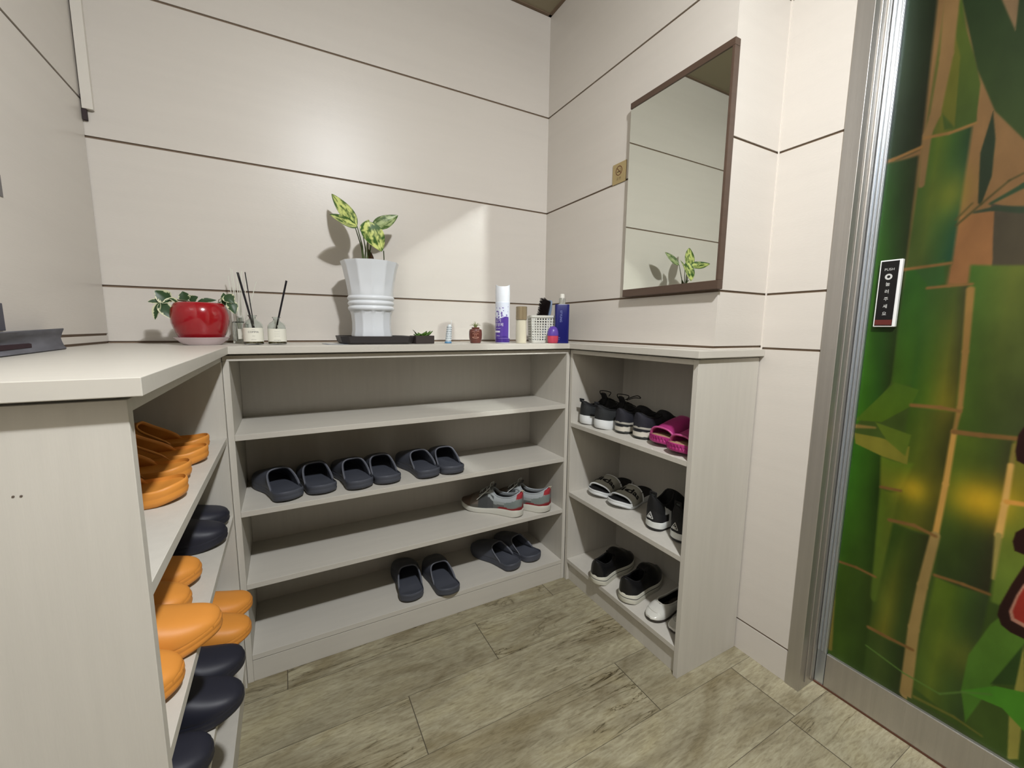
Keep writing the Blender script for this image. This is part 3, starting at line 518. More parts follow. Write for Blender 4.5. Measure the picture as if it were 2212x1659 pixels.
vines = [((.470, -.155, 1.12), (.440, -.16, 1.146), .036, (-.2, -1, .4), .8, .1), ((.452, -.16, 1.120), (.424, -.165, 1.116), .014, (0, -1, .3), .7, 0),
         ((.449, -.165, 1.115), (.437, -.17, 1.068), .022, (-.6, -1, .1), .62, .1), ((.450, -.165, 1.114), (.478, -.18, 1.070), .030, (.1, -1, .2), .8, .1),
         ((.478, -.16, 1.125), (.455, -.17, 1.112), .014, (0, -1, .6), .5, .1), ((.505, -.155, 1.122), (.499, -.155, 1.148), .026, (0, -1, .2), .85, .05),
         ((.513, -.155, 1.122), (.534, -.16, 1.134), .022, (0, -1, .4), .9, .1), ((.530, -.15, 1.12), (.575, -.15, 1.127), .016, (0, -1, .6), .95, .1),
         ((.598, -.16, 1.112), (.594, -.165, 1.148), .022, (.2, -1, .2), .85, .1), ((.598, -.165, 1.142), (.618, -.175, 1.118), .030, (.2, -1, .2), .85, .1),
         ((.608, -.17, 1.126), (.620, -.18, 1.088), .028, (.3, -1, .2), .82, .1), ((.49, -.16, 1.115), (.47, -.175, 1.128), .016, (0, -1, .8), .5, .1)]
for i, (bb, tt, wd, nr, eg, sg) in enumerate(vines):
    q = MB(); leaf(q, L_(bb), L_(tt), wd*1.2, nr, sg, .1, (dk, cr), edge=eg, seed=i+.4, n=18, m_=15)
    q.build('leaf', M_leaf, t, smooth=60, col=True)
st = MB(); st.tube([L_(p) for p in ((.54, -.155, 1.105), (.51, -.16, 1.122), (.48, -.16, 1.124), (.455, -.165, 1.117))], .0018, 6)
st.tube([L_(p) for p in ((.56, -.155, 1.1), (.585, -.16, 1.122), (.6, -.165, 1.125), (.61, -.172, 1.125))], .0016, 6)
st.tube([L_(p) for p in ((.575, -.17, 1.1), (.583, -.17, 1.128), (.588, -.17, 1.131))], .0011, 6)
st.tube([L_(p) for p in ((.53, -.15, 1.1), (.505, -.155, 1.12), (.47, -.155, 1.125))], .0013, 6)
st.build('vine_stem', mat('vine_stem', (112, 104, 76), .6), t, smooth=60)
# reed diffusers
M_reed = mat('black_reed', (22, 18, 24), .6); M_lab = mat('cream_label', (232, 229, 214), .6)
M_oil = mat('olive_oil', (132, 112, 40), .1, trans=.6, ior=1.4)
def diffuser(x, y, label, reeds, s=1, words=()):
    t = thing('reed_diffuser', label, 'reed diffuser', (x, y, CZ+.0002))
    out = [(0, .001), (.0235, .001), (.0255, .003), (.0255, .051), (.0245, .058), (.020, .065), (.012, .0705), (.0085, .074), (.0082, .078), (.0115, .082), (.0118, .0835)]
    inn = [(.0105, .0835), (.0072, .079), (.007, .074), (.011, .0690), (.0185, .0635), (.0228, .057), (.0238, .05), (.0238, .006), (.022, .004), (0, .004)]
    MB().lathe([(r*s, z*s) for r, z in out+inn], 40, cap0=False, cap1=False).build('bottle', M_glass, t, smooth=40)
    MB().lathe([(0, .0042*s), (.0235*s, .0042*s), (.0235*s, .019*s), (0, .019*s)], 36, cap0=False, cap1=False).build('perfume_oil', M_oil, t, smooth=40)
    # label wraps the front
    face = math.atan2(CAM.y-y, CAM.x-x); lb = MB(); rs = []
    for z in (.009*s, .048*s): rs.append([((.0259*s)*math.cos(face+a), (.0259*s)*math.sin(face+a), z) for a in np.linspace(-1.35, 1.35, 30)])
    lb.rings(rs, 0, False, False, closed=False).build('paper_label', M_lab, t, smooth=60)
    for body, size, z, c in words:
        def wr(v, z=z): a = face+v.x/(.0262*s); return Vector((.0262*s*math.cos(a), .0262*s*math.sin(a), z*s+v.y))
        text('lettering', body, size, mat('label_ink', (70, 70, 72), .7) if c else mat('label_ink_pale', (178, 176, 166), .7), t, None, wrap=wr)
    for a, bb in reeds:
        MB().tube([Vector(a)-Vector(t.location), Vector(bb)-Vector(t.location)], .0014, 8).build('reed', M_reed, t)
    return t
diffuser(.661, -.178, 'left reed diffuser bottle with cream label and several black reeds', [((.668, -.178, 1.012), (.6315, -.18, 1.206)), ((.670, -.175, 1.012), (.6345, -.178, 1.206)), ((.666, -.181, 1.012), (.6355, -.184, 1.203)), ((.667, -.172, 1.012), (.6505, -.17, 1.209))], 1.02,
         [('COMMA', .0075, .036, 1), ('SINCE', .003, .0425, 0), ('REED', .003, .025, 0), ('diffuser', .0045, .0145, 0)])
diffuser(.722, -.178, 'right reed diffuser bottle with cream label and two black reeds', [((.711, -.178, 1.012), (.754, -.18, 1.191)), ((.713, -.176, 1.012), (.7565, -.178, 1.190))], .97,
         [('~~~~', .006, .040, 0), ('~~~~', .006, .033, 0), ('~~~~', .006, .026, 0), ('home fragrance', .003, .0135, 1)])
t = thing('reed_diffuser', 'clear square diffuser bottle with white reeds, half hidden behind the red pot', 'reed diffuser', (.622, -.075, CZ+.0002))
b = MB(); rr = []
def sq(h, z, c=.003): return [(-h+c, -h, z), (h-c, -h, z), (h, -h+c, z), (h, h-c, z), (h-c, h, z), (-h+c, h, z), (-h, h-c, z), (-h, -h+c, z)]
for h, z in ((.019, .001), (.0195, .003), (.0195, .064), (.018, .067), (.008, .069), (.0075, .078), (.0065, .078), (.0065, .068), (.0165, .064), (.0165, .008), (.015, .007)): rr.append(sq(h, z, min(.003, h*.4)))
b.rings(rr).build('bottle', M_glass, t, smooth=30)
MB().box(-.006, .0135, -.0202, -.0198, .014, .045).build('paper_label', M_lab, t)
MB().box(-.0075, .0075, -.0075, .0075, .0785, .084).build('collar', mat('pale_collar', (200, 200, 190), .5), t, bevel=.001)
M_wreed = mat('pale_reed', (226, 226, 212), .6)
for i, (x, z) in enumerate(((.607, 1.228), (.600, 1.203), (.673, 1.191), (.622, 1.221), (.636, 1.222), (.612, 1.224), (.629, 1.215), (.648, 1.212))):
    MB().tube([(0.001*(i-4)*.7, .0006*(i % 3-1), .012), (x-.622, -.004*(i % 3), z-1.0)], .0012, 6).build('reed', M_wreed, t)
# succulent
t = thing('potted_succulent', 'small green succulent in a dark brown rectangular pot', 'potted succulent', (1.163, -.195, CZ+.0002), 14)
b = MB(); b.rings([[(x*s_, y*s_, z) for x, y in ((-.036, -.022), (.036, -.022), (.036, .022), (-.036, .022))] for s_, z in ((.97, 0), (1, .003), (1, .027), (.93, .0275), (.92, .024))])
b.build('pot', mat('dark_brown_clay', (60, 52, 50), .6), t, bevel=.0012)
random.seed(3)
q = MB()
for i in range(11):
    a = i*2.4; rr_ = .012+.014*(i % 3)/2; z1 = .040-.006*((i+1) % 3)
    leaf(q, (0, 0, .024), (math.cos(a)*(.016+rr_), math.sin(a)*(.010+rr_*.6), z1+.003), .02, (0, 0, 1), -.35, .25, ((62, 98, 30), (98, 134, 48)), seed=i, n=8, m_=7)
q.build('foliage', mat('succulent_leaf', (80, 120, 40), .45, attr='Col'), t, smooth=60, col=True, solid=.0025)
q = MB(); q.tube([(-.024, 0, .036), (-.031, 0, .043), (-.036, 0, .047)], .0016, 6, r1=.0006); q.build('stem', mat('succulent_stem', (60, 60, 40), .6), t)
# leaning tower souvenir
t = thing('tower_souvenir', 'tiny white leaning tower figurine on a blue base', 'figurine', (1.262, -.185, CZ+.0002))
MB().lathe([(0, 0), (.0125, 0), (.0128, .002), (.012, .0045), (.0105, .0065), (0, .0065)], 30, cap0=False, cap1=False).build('base', mat('blue_base', (92, 140, 176), .4), t, smooth=40)
b = MB(); d = MB(); ln = .10
for k in range(7):
    z0 = .0065+k*.0078; r0 = .0105-k*.00035
    for zz, rr_ in ((z0, r0), (z0+.0062, r0), (z0+.0062, r0+.001), (z0+.0078, r0+.001)): pass
    b.lathe([(0, z0), (r0, z0), (r0, z0+.006), (r0+.0012, z0+.006), (r0+.0012, z0+.0078), (0, z0+.0078)], 28, cap0=False, cap1=False)
    for j in range(12):
        a = j*math.pi/6+.2*k; d.box(-.0011, .0011, -.0004, .0004, z0+.0012, z0+.0046, M=Matrix.Translation((r0*math.cos(a), r0*math.sin(a), 0)) @ Matrix.Rotation(a+math.pi/2, 4, 'Z'))
b.lathe([(0, .0611), (.006, .0611), (.006, .067), (0, .067)], 20, cap0=False, cap1=False)
b.tube([(.006, 0, .061), (.006, 0, .083)], .0008, 6)
for q in (b, d): q.v = [(x+ln*z*.9, y, z) for x, y, z in q.v]
tw = b.build('tower', mat('tower_white', (232, 238, 240), .4), t, smooth=35); d.build('arch', mat('arch_shade_paint', (120, 132, 140), .6), tw)
# brown face planter with air plant
t = thing('face_planter', 'tiny reddish brown face-shaped pot with spiky green air plant', 'planter', (1.368, -.19, CZ+.0002))
face = math.atan2(CAM.y+.19, CAM.x-1.368)
b = MB(); b.lathe([(0, 0), (.018, 0), (.0195, .001), (.0205, .006), (.0235, .018), (.0245, .032), (.0238, .044), (.022, .050), (.016, .0525), (.0145, .053), (.0145, .058), (.0125, .058), (.012, .05), (0, .05)], 44, cap0=False, cap1=False)
b.build('pot', mat('brown_glaze', (98, 50, 40), .3, coat=.4, vary=((90, 90, 90), .15)), t, smooth=40)
q = MB()
def fp(a, z, r=.0246): return (r*math.cos(face+a), r*math.sin(face+a), z)
for s_ in (-1, 1):
    q.tube([fp(s_*.15, .040), fp(s_*.35, .043), fp(s_*.6, .041)], .0013, 6); q.tube([fp(s_*.2, .034), fp(s_*.35, .036), fp(s_*.5, .034), fp(s_*.35, .032), fp(s_*.2, .034)], .0009, 6)
    q.tube([fp(s_*.08, .036), fp(s_*.15, .026)], .0012, 6)
q.tube([fp(-.5, .022), fp(-.3, .0185), fp(0, .0175), fp(.3, .0185), fp(.5, .022)], .0012, 6); q.tube([fp(-.5, .022), fp(-.3, .0225), fp(0, .023), fp(.3, .0225), fp(.5, .022)], .001, 6)
q.build('face_relief', mat('worn_glaze_edge', (170, 122, 104), .4), t, smooth=60)
q = MB(); random.seed(8)
for i in range(26):
    a = random.random()*6.28; r_ = .006+random.random()*.018; z1 = .088-r_*.9-random.random()*.008
    q.tube([(0, 0, .05), (math.cos(a)*r_*.35, math.sin(a)*r_*.35, .066), (math.cos(a)*r_, math.sin(a)*r_, z1)], .0012, 5, r1=.0003)
q.build('air_plant', mat('air_plant_leaf', (138, 146, 92), .6), t, smooth=60)
# air freshener can
cx_, cy_ = 1.463, -.225
t = thing('spray_can', 'tall white and purple air freshener spray can', 'spray can', (cx_, cy_, CZ+.0002))
face = math.atan2(CAM.y-cy_, CAM.x-cx_)
def can_col(a, z):
    th = (a-face+math.pi) % (2*math.pi)-math.pi      # + = towards the right as seen
    W = (222, 228, 240); P = (84, 58, 150); DP = (66, 44, 128)
    if z < .004: return colr((200, 202, 206))
    c = W
    edge_z = .095+.004*math.sin(th*3)
    if z < edge_z and th < .95: c = P if not (.55 < th < .6) else (150, 130, 196)
    if z < .022+.006*math.sin(th*2.2+1): c = DP if z > .0185 or z < .0175 else (150, 130, 196)
    if z > .092 and z < .135:
        nv = mnoise.noise(Vector((th*4.2, z*150, 2))); dens = .12+(.135-z)*6-abs(th+.5)*.25
        if nv > .34-dens: c = (104, 84, 160) if nv > .45-dens else (168, 158, 206)
    if th > 1.02 and z > .018: c = (224, 228, 238)
    return colr(c)
b = MB(); zs = [0, .002, .004]+[i*.0012+.0052 for i in range(122)]; b.lathe([(.0255, 0)]+[(.0272 if z > .004 else .0265, z) for z in zs[1:]]+[(.026, .1535)], 96, cap1=True, colf=can_col)
b.build('can_body', mat('can_print', (200, 200, 210), .3, attr='Col', coat=.3), t, smooth=40, col=True)
b = MB(); n = 60; rs = []
for r_, z in ((.0262, .1505), (.0268, .156), (.0270, .19), (.0266, .205)): rs.append([(r_*math.cos(2*math.pi*j/n), r_*math.sin(2*math.pi*j/n), z) for j in range(n)])
def capz(j):
    th = (2*math.pi*j/n-face) % math.pi; return .2075+.0075*abs(math.cos(th+math.pi/2))**3
rs.append([(.0262*math.cos(2*math.pi*j/n), .0262*math.sin(2*math.pi*j/n), capz(j)) for j in range(n)])
rs.append([(.0245*math.cos(2*math.pi*j/n), .0245*math.sin(2*math.pi*j/n), capz(j)) for j in range(n)])
rs.append([(.0235*math.cos(2*math.pi*j/n), .0235*math.sin(2*math.pi*j/n), .200) for j in range(n)])
b.rings(rs).build('spray_cap', mat('cap_white', (236, 240, 246), .4), t, smooth=40)
def can_wrap(th0, z0, r=.0274):
    def f(v): a = face+th0+v.x/r; return Vector((r*math.cos(a), r*math.sin(a), z0+v.y))
    return f
M_w = mat('white_print', (226, 224, 236), .5)
text('lettering', '공기', .0135, M_w, t, None, wrap=can_wrap(-.62, .083)); text('lettering', '방향제', .0135, M_w, t, None, wrap=can_wrap(-.55, .068))
text('lettering', 'AIR FRESH', .0045, M_w, t, None, wrap=can_wrap(-.65, .055)); text('lettering', '300ml', .0060, M_w, t, None, wrap=can_wrap(-.65, .028))
b = MB(); b.rings([[(.0274*math.cos(face+a), .0274*math.sin(face+a), z) for a in np.linspace(-1.3, -.35, 12)] for z in (.040, .0465)], 0, False, False, closed=False).build('label_pill', M_w, t)
# gold capped cosmetic bottle
t = thing('cosmetic_bottle', 'cream cosmetic bottle with clear gold cap right of the spray can', 'bottle', (1.537, -.238, CZ+.0002))
MB().lathe([(0, 0), (.0195, 0), (.0205, .001), (.0205, .086), (.018, .088), (.016, .089), (.016, .094), (0, .094)], 40, cap0=False, cap1=False).build('bottle_body', mat('pearl_cream', (214, 207, 184), .3, coat=.4, metal=.1), t, smooth=40)
MB().lathe([(.0205, .0885), (.0212, .0885), (.0212, .137), (.020, .138), (0, .138), (0, .1372), (.0202, .1365)], 40, cap0=False, cap1=False).build('cap', mat('gold_clear_plastic', (150, 134, 106), .15, metal=.3), t, smooth=40)
# woven basket
t = thing('storage_basket', 'white woven plastic basket holding a hairbrush in the corner', 'basket', (1.664, -.178, CZ+.0002), -22)
b = MB()
def bask(hw0, hw1, H, n=9, mz=9):
    for side in range(4):
        Mr = Matrix.Rotation(side*math.pi/2, 4, 'Z')
        N_ = n*3+1; K = mz*3+1; us = []
        for i in range(n):
            us += [i, i+.22, i+.78]
        us.append(n); vs_ = []
        for k in range(mz): vs_ += [k, k+.22, k+.78]
        vs_.append(mz)
        pts = []; bulge = lambda u, v: .0012*(math.sin(math.pi*u)*math.cos(math.pi*v))
        for v in vs_:
            z = .008+(H-.018)*v/mz; h_ = hw0+(hw1-hw0)*z/H
            for u in us: pts.append(Mr @ Vector((-h_+2*h_*u/n, -h_-bulge(u*2, v*2), z)))
        fs = []
        for k in range(len(vs_)-1):
            for i in range(len(us)-1):
                if i % 3 == 1 and k % 3 == 1: continue
                fs.append((k*len(us)+i, k*len(us)+i+1, (k+1)*len(us)+i+1, (k+1)*len(us)+i))
        b.add(pts, fs)
bask(.0435, .048, .108)
b.build('woven_wall', mat('basket_white', (228, 228, 218), .45), t, solid=.0022)
b = MB(); b.rings([sq(h, z, .006) for h, z in ((.043, 0), (.044, .009), (.041, .009), (.0405, .003))])
b.rings([sq(h, z, .006) for h, z in ((.048, .097), (.051, .1), (.0513, .108), (.0475, .108), (.0465, .097))], cap0=False, cap1=False)
b.build('rim_and_base', MATS['basket_white'], t, smooth=30)
# hairbrush in the basket
t = thing('hairbrush', 'paddle hairbrush with black bristles and pale blue back standing in the basket', 'hairbrush', (1.660, -.180, CZ+.02))
t.rotation_euler = (R(4), R(10), R(-8))
b = MB(); rr = []
for i in range(11):
    s_ = i/10; z = .06+.094*s_; wv = .022*(.75+.25*math.sin(math.pi*s_)) if 0 < i < 10 else .012
    rr.append([(.010+x*.006+.004*math.sin(s_*3), y*wv, z) for x, y in [(math.cos(q*math.pi/8), math.sin(q*math.pi/8)) for q in range(16)]])
b.rings(rr); b.tube([(.012, 0, -.012), (.012, 0, .03), (.011, 0, .065)], .007, 10)
b.build('brush_back', mat('pale_blue_plastic', (134, 152, 178), .4), t, smooth=50)
b = MB(); random.seed(5)
for k in range(30):
    for j in range(11):
        z = .055+.0032*k; y = (-5+j)*.0036; ln_ = .030+random.random()*.005
        b.tube([(.006, y, z), (.006-ln_*.6, y*1.1, z+.003), (.006-ln_, y*1.2+random.uniform(-.002, .002), z+.008+random.uniform(-.002, .003))], .0011, 4, r1=.0006)
tag(b.build('bristles', mat('black_bristle', (26, 16, 18), .5), t), kind='stuff')
# small egg shaped container
t = thing('round_container', 'small egg-shaped container, purple above and pink below, beside the blue bottle', 'container', (1.667, -.262, CZ+.0002))
MB().lathe([(0, 0), (.017, 0), (.020, .003), (.0215, .012), (.022, .026), (.0215, .0285), (0, .0285)], 36, cap0=False, cap1=False).build('lower_shell', mat('coral_pink', (206, 72, 96), .3), t, smooth=40)
MB().lathe([(0, .029), (.022, .029), (.0222, .036), (.021, .046), (.0175, .056), (.012, .0625), (.006, .0655), (0, .066)], 36, cap0=False, cap1=False).build('lid', mat('violet_plastic', (104, 76, 172), .3), t, smooth=40)
# blue hair bottle
t = thing('pump_bottle', 'dark blue rectangular bottle with white nozzle at the counter corner', 'bottle', (1.703, -.268, CZ+.0002), -28)
b = MB(); b.rings([[(x*s_, y*s_, z) for x, y in [(.0275*(1 if math.cos(a) > 0 else -1)*abs(math.cos(a))**.35, .019*(1 if math.sin(a) > 0 else -1)*abs(math.sin(a))**.35) for a in np.linspace(0, 2*math.pi, 40, endpoint=False)]] for s_, z in ((.97, 0), (1, .002), (1, .148), (.96, .1505), (.4, .151))])
b.build('bottle_body', mat('royal_blue_plastic', (22, 26, 104), .3), t, smooth=40)
MB().lathe([(.0125, .151), (.0125, .172), (.011, .175), (.0095, .175), (.0095, .152)], 30, cap0=False, cap1=False).build('clear_collar', mat('frosted_clear', (236, 236, 226), .2, trans=.7), t, smooth=40)
MB().lathe([(0, .152), (.0065, .152), (.0065, .169), (.0092, .172), (.0085, .189), (.006, .191), (0, .191)], 30, cap0=False, cap1=False).build('nozzle', mat('ivory_white', (240, 238, 228), .35), t, smooth=40)
def Mf(x, z, rot=0, y=-.0194): return Matrix(((1, 0, 0, x), (0, 0, -1, y), (0, 1, 0, z), (0, 0, 0, 1))) @ Matrix.Rotation(rot, 4, 'Z')
M_bt = mat('pale_blue_print', (140, 150, 206), .5)
text('lettering', 'STYLING', .0115, M_bt, t, Mf(-.006, .104, -math.pi/2)); text('lettering', 'Tonic', .006, M_bt, t, Mf(-.014, .022)); text('lettering', 'spray', .005, M_bt, t, Mf(-.014, .015))
# grey thing on the left of the counter
t = thing('folded_pouch', 'flat grey folded pouch with dark maroon lining on the left countertop', 'pouch', (.33, -.6, CZ+.0002))
def spool(name, pts, y0, y1, mt, kx=0):
    q = MB(); rs = []
    for i in range(13):
        s_ = i/12; y = y0+(y1-y0)*s_; k = 1.0-.55*s_
        rs.append([(-.0365+x*k+kx*(1-s_), y, z*(1-.22*(1-s_))) for x, z in pts])
    return q.rings(rs).build(name, mt, t, smooth=50)
pr_ = [(0, 0), (.062, 0), (.066, .002), (.058, .008), (.052, .018), (.050, .024), (.056, .034), (.064, .043), (.063, .045), (.055, .043), (.0, .040)]
spool('pouch_body', pr_, -.32, .235, mat('grey_felt', (98, 98, 104), .75, vary=((20, 12, 60), .25)))
q = MB(); q.rings([[(-.0365+.054*(1-.42*s_), -.32+.40*s_, z) for z in (.009, .018)] + [(-.0365+.060*(1-.42*s_), -.32+.40*s_, z) for z in (.017, .010)] for s_ in (0, .5, 1)])
q.build('maroon_lining', mat('maroon_cloth', (44, 20, 30), .8), t)
o = MB().box(XL+.0005, XL+.010, -.80, -.528, 1.041, 1.09).build('grey_board', mat('slate_grey_board', (84, 84, 92), .6), bevel=.001)
tag(o, 'narrow slate grey board standing on the grey pouch against the left wall', 'board')
o = MB().box(XL+.0002, XL+.0012, -.56, -.4515, 1.288, 1.328).build('wall_sticker', mat('sticker_grey', (120, 116, 114), .6)); tag(o, 'edge of a grey sticker high on the left wall', 'sticker')

# ------------------------------------------------------------------ footwear (local: +y = toe, heel at y=-L/2, z=0 = ground)
def smooth(a, b, x): x = min(1, max(0, (x-a)/(b-a))); return x*x*(3-2*x)
def hwf(t, W, heel=.80, waist=.78, cap0=.16, cap1=.30):
    w_ = heel+(waist-heel)*smooth(.1, .4, t)+(1-waist)*smooth(.42, .72, t)
    if t < cap0: w_ *= max(0, 1-((cap0-t)/cap0)**2.3)**.5
    if t > 1-cap1: w_ *= max(0, 1-((t-1+cap1)/cap1)**2.5)**.5
    return W*.5*w_
def cxf(t, side, amt=.006): return side*amt*(math.sin(math.pi*min(1, t*1.05))-.5*smooth(.6, 1, t))
def outline(L, W, side, n=30, shr=0, **k):
    ts = [(1-math.cos(math.pi*i/n))/2 for i in range(n+1)]; a = []; b_ = []
    for t_ in ts:
        h_ = hwf(t_, W, **k)*(1-shr); y = (t_-.5)*L*(1-shr*.4); c_ = cxf(t_, side); a.append((c_+h_, y, t_)); b_.append((c_-h_, y, t_))
    return a+b_[::-1][1:-1]
def lift(t, toe=.012, heel=.004): return toe*smooth(.72, 1, t)**1.5+heel*(1-smooth(0, .16, t))
def sole_mesh(b, L, W, side, prof, toe=.012, heel=.004, mi=None, hl=.80, ws=.78):
    k = dict(heel=hl, waist=ws)
    """prof: list of (shrink, z_toe, z_heel)"""
    rs = []
    for sh, zt, zh in prof:
        ol = outline(L, W, side, shr=sh, **k)
        rs.append([(x, y, zt+(zh-zt)*(1-smooth(.25, .6, t_))+lift(t_, toe, heel)) for x, y, t_ in ol])
    n = len(rs[0]); b.rings(rs, 0 if mi is None else mi, True, False)
    # footbed filled with strips
    last = rs[-1]; o = len(b.v)-n; fs = []
    h_ = n//2
    for i in range(h_-1):
        j0 = (n-i) % n; fs.append((o+i, o+i+1, o+(n-i-1) % n, o+j0) if i else (o, o+1, o+n-1))
    fs.append((o+h_-1, o+h_, o+h_+1)); b.f += fs; b.mi += [0 if mi is None else mi]*len(fs)
def upper_shell(b, L, W, side, z0, ts, Hf, wk=1.0, e=.75, open_fn=None, nt=22, nq=24, col=None, **k):
    """arched band from t=ts[0] to ts[1]; open_fn(q,end)->t of each rim"""
    rows = []; cols = []
    for i in range(nt+1):
        r = []
        for j in range(nq+1):
            q = j/nq*2-1; ta = open_fn(q, 0) if open_fn else ts[0]; tb = open_fn(q, 1) if open_fn else ts[1]
            t_ = ta+(tb-ta)*i/nt
            a = q*math.pi/2; h_ = hwf(t_, W, **k)*wk; s_, c_ = math.sin(a), math.cos(a)
            x = cxf(t_, side)+h_*math.copysign(abs(s_)**e, s_); z = z0(t_)+Hf(t_)*max(0, c_)**e+lift(t_)
            r.append((x, (t_-.5)*L, z)); cols.append(col(t_, q) if col else (1, 1, 1))
        rows.append(r)
    b.rings(rows, 0, False, False, cols, closed=False)
def closed_slipper(name, label, cat, mats, L=.262, W=.102, side=1, loc=(0, 0, 0), rz=0, group=None, toe=.010, heel=.006):
    t = thing(name, label, cat, loc, rz, group); kk = dict(heel=.85, waist=.82)
    b = MB()
    sole_mesh(b, L, W, side, [(.10, 0, 0), (.03, .003, .003), (.0, .009, .010), (.018, .0125, .0145), (.018, .0135, .0155), (.0, .0165, .019), (.004, .021, .025), (.03, .0235, .028), (.06, .0235, .0285), (.09, .019, .0225), (.3, .0165, .0195)], toe, heel, **dict(hl=.85, ws=.82))
    b.build('sole', mats[0], t, smooth=48)
    b = MB()
    def H(t_): return (.056-.030*smooth(.55, 1.0, t_)+.004*(1-smooth(.35, .6, t_)))*(1 if t_ < .78 else max(.10, (1-min(1, (t_-.78)/.22)**2.4)**.6))
    def rim(q, end):
        if end: return .998-.0*q
        return .50-.27*abs(q)**3.2
    upper_shell(b, L, W, side, lambda t_: .0165+.004*(1-smooth(.25, .6, t_)), None, H, .985, .66, rim, 24, 26, **kk)
    b.build('upper', mats[1], t, smooth=60, solid=.0045)
    # rolled rim
    pts = []
    for j in range(29):
        q = j/28*2-1; t_ = rim(q, 0); a = q*math.pi/2; s_, c_ = math.sin(a), math.cos(a)
        pts.append((cxf(t_, side)+hwf(t_, W, **kk)*.985*math.copysign(abs(s_)**.66, s_), (t_-.5)*L, .0165+.004*(1-smooth(.25, .6, t_))+H(t_)*max(0, c_)**.66+lift(t_)-.001))
    MB().tube(pts, [.0027*min(1, (1-abs(j/14-1))/.14+.22) for j in range(29)], 8).build('opening_rim', mats[2] if len(mats) > 2 else mats[1], t, smooth=60)
    return t
M_gs = mat('grey_rubber', (76, 79, 88), .55, vary=((12, 12, 12), .05)); M_gu = mat('grey_rubber_upper', (78, 81, 90), .5); M_gr = mat('grey_rim_worn', (104, 106, 114), .5)
M_or = mat('orange_rubber', (226, 148, 62), .5, vary=((14, 14, 14), .04)); M_or2 = mat('orange_rubber_rim', (232, 156, 74), .5)
M_nv = mat('black_navy_rubber', (38, 39, 50), .5, vary=((14, 14, 14), .05)); M_nv2 = mat('black_navy_rim', (48, 49, 58), .5)
protoG = closed_slipper('bathroom_slipper', 'x', 'slipper', [M_gs, M_gu, M_gr], L=.250, W=.104)
protoO = closed_slipper('bathroom_slipper', 'x', 'slipper', [M_or, M_or, M_or2], W=.098)
protoN = closed_slipper('bathroom_slipper', 'x', 'slipper', [M_nv, M_nv, M_nv2], W=.098)
used = set()
def put(proto, label, x, y, z, rz, group=None, mirror=False, heel=True, rx=0, L=.262):
    """x,y = the end nearest the front: heel if heel else toe"""
    a = R(rz); d = Vector((-math.sin(a), math.cos(a), 0)); c = Vector((x, y, 0))+(d if heel else -d)*(L/2)
    loc = (c.x, c.y, z+.0003)
    if proto.name not in used:
        used.add(proto.name); proto.location = loc; proto.rotation_euler = (R(rx), 0, a); proto['label'] = label
        if group: proto['group'] = group
        if mirror: proto.scale = (-1, 1, 1)
        return proto
    return copy_thing(proto, label, loc, rz, group, mirror, rx)
z2, z3, z4, z5 = SZ
GG = 'dark grey slippers in the middle cabinet'
_put = put
def put(proto, *a, **k):
    if proto is protoG: k['L'] = .250
    return _put(proto, *a, **k)
put(protoG, 'dark grey slipper furthest left on the second open shelf, tilted outwards', .735, -.270, z3, 19, GG)
put(protoG, 'dark grey slipper right beside the furthest-left one on the second shelf', .828, -.262, z3, 8, GG, True)
put(protoG, 'left dark grey slipper of the middle pair on the second shelf', .935, -.275, z3, 8, GG)
put(protoG, 'right dark grey slipper of the middle pair on the second shelf', 1.028, -.270, z3, 3, GG, True)
put(protoG, 'left dark grey slipper of the right-hand pair on the second shelf', 1.166, -.277, z3, 9, GG)
put(protoG, 'dark grey slipper furthest right on the second shelf', 1.253, -.279, z3, -2, GG, True)
put(protoG, 'left dark grey slipper of the spread pair in the middle of the bottom shelf', 1.089, -.272, z5, -5, GG)
put(protoG, 'right slipper of the spread pair on the bottom shelf, heel overhanging the edge', 1.226, -.303, z5, 1, GG, True)
put(protoG, 'left dark grey slipper in the right corner of the bottom shelf', 1.520, -.268, z5, 22, GG)
put(protoG, 'dark grey slipper furthest right on the bottom shelf, in the corner', 1.626, -.252, z5, 18, GG, True)
GO = 'orange slippers in the left cabinet'
# left cabinet, facing +x: rz=-90 puts the toe at +x ; rz=90 puts the heel at +x
put(protoO, 'furthest orange slipper on the top shelf of the left cabinet, heel out', .566, -.403, z2, 87, GO)
put(protoO, 'second orange slipper on the top shelf of the left cabinet, beside the furthest one', .578, -.506, z2, 92, GO, True)
put(protoO, 'third orange slipper on the top shelf of the left cabinet, heel out', .566, -.630, z2, 87, GO)
put(protoO, 'nearest orange slipper on the top shelf of the left cabinet', .578, -.735, z2, 90, GO, True)
put(protoO, 'furthest of four orange slippers on the second shelf of the left cabinet, toe out', .566, -.622, z3, -90, GO, heel=False)
put(protoO, 'second of four orange slippers on the second shelf of the left cabinet', .566, -.722, z3, -90, GO, True, heel=False)
put(protoO, 'third orange slipper on the second shelf of the left cabinet, sticking out furthest', .622, -.822, z3, -92, GO, heel=False)
put(protoO, 'nearest orange slipper on the second shelf of the left cabinet', .588, -.920, z3, -90, GO, True, heel=False)
put(protoO, 'further orange slipper overhanging the third shelf of the left cabinet', .630, -.415, z4, -90, GO, heel=False)
put(protoO, 'nearer orange slipper overhanging the third shelf of the left cabinet', .634, -.518, z4, -91, GO, True, heel=False)
GN = 'black slippers in the left cabinet'
put(protoN, 'further black slipper on the second shelf of the left cabinet, behind its pair', .588, -.353, z3, -90, GN, heel=False)
put(protoN, 'nearer black slipper on the second shelf of the left cabinet, past the orange ones', .594, -.453, z3, -88, GN, True, heel=False)
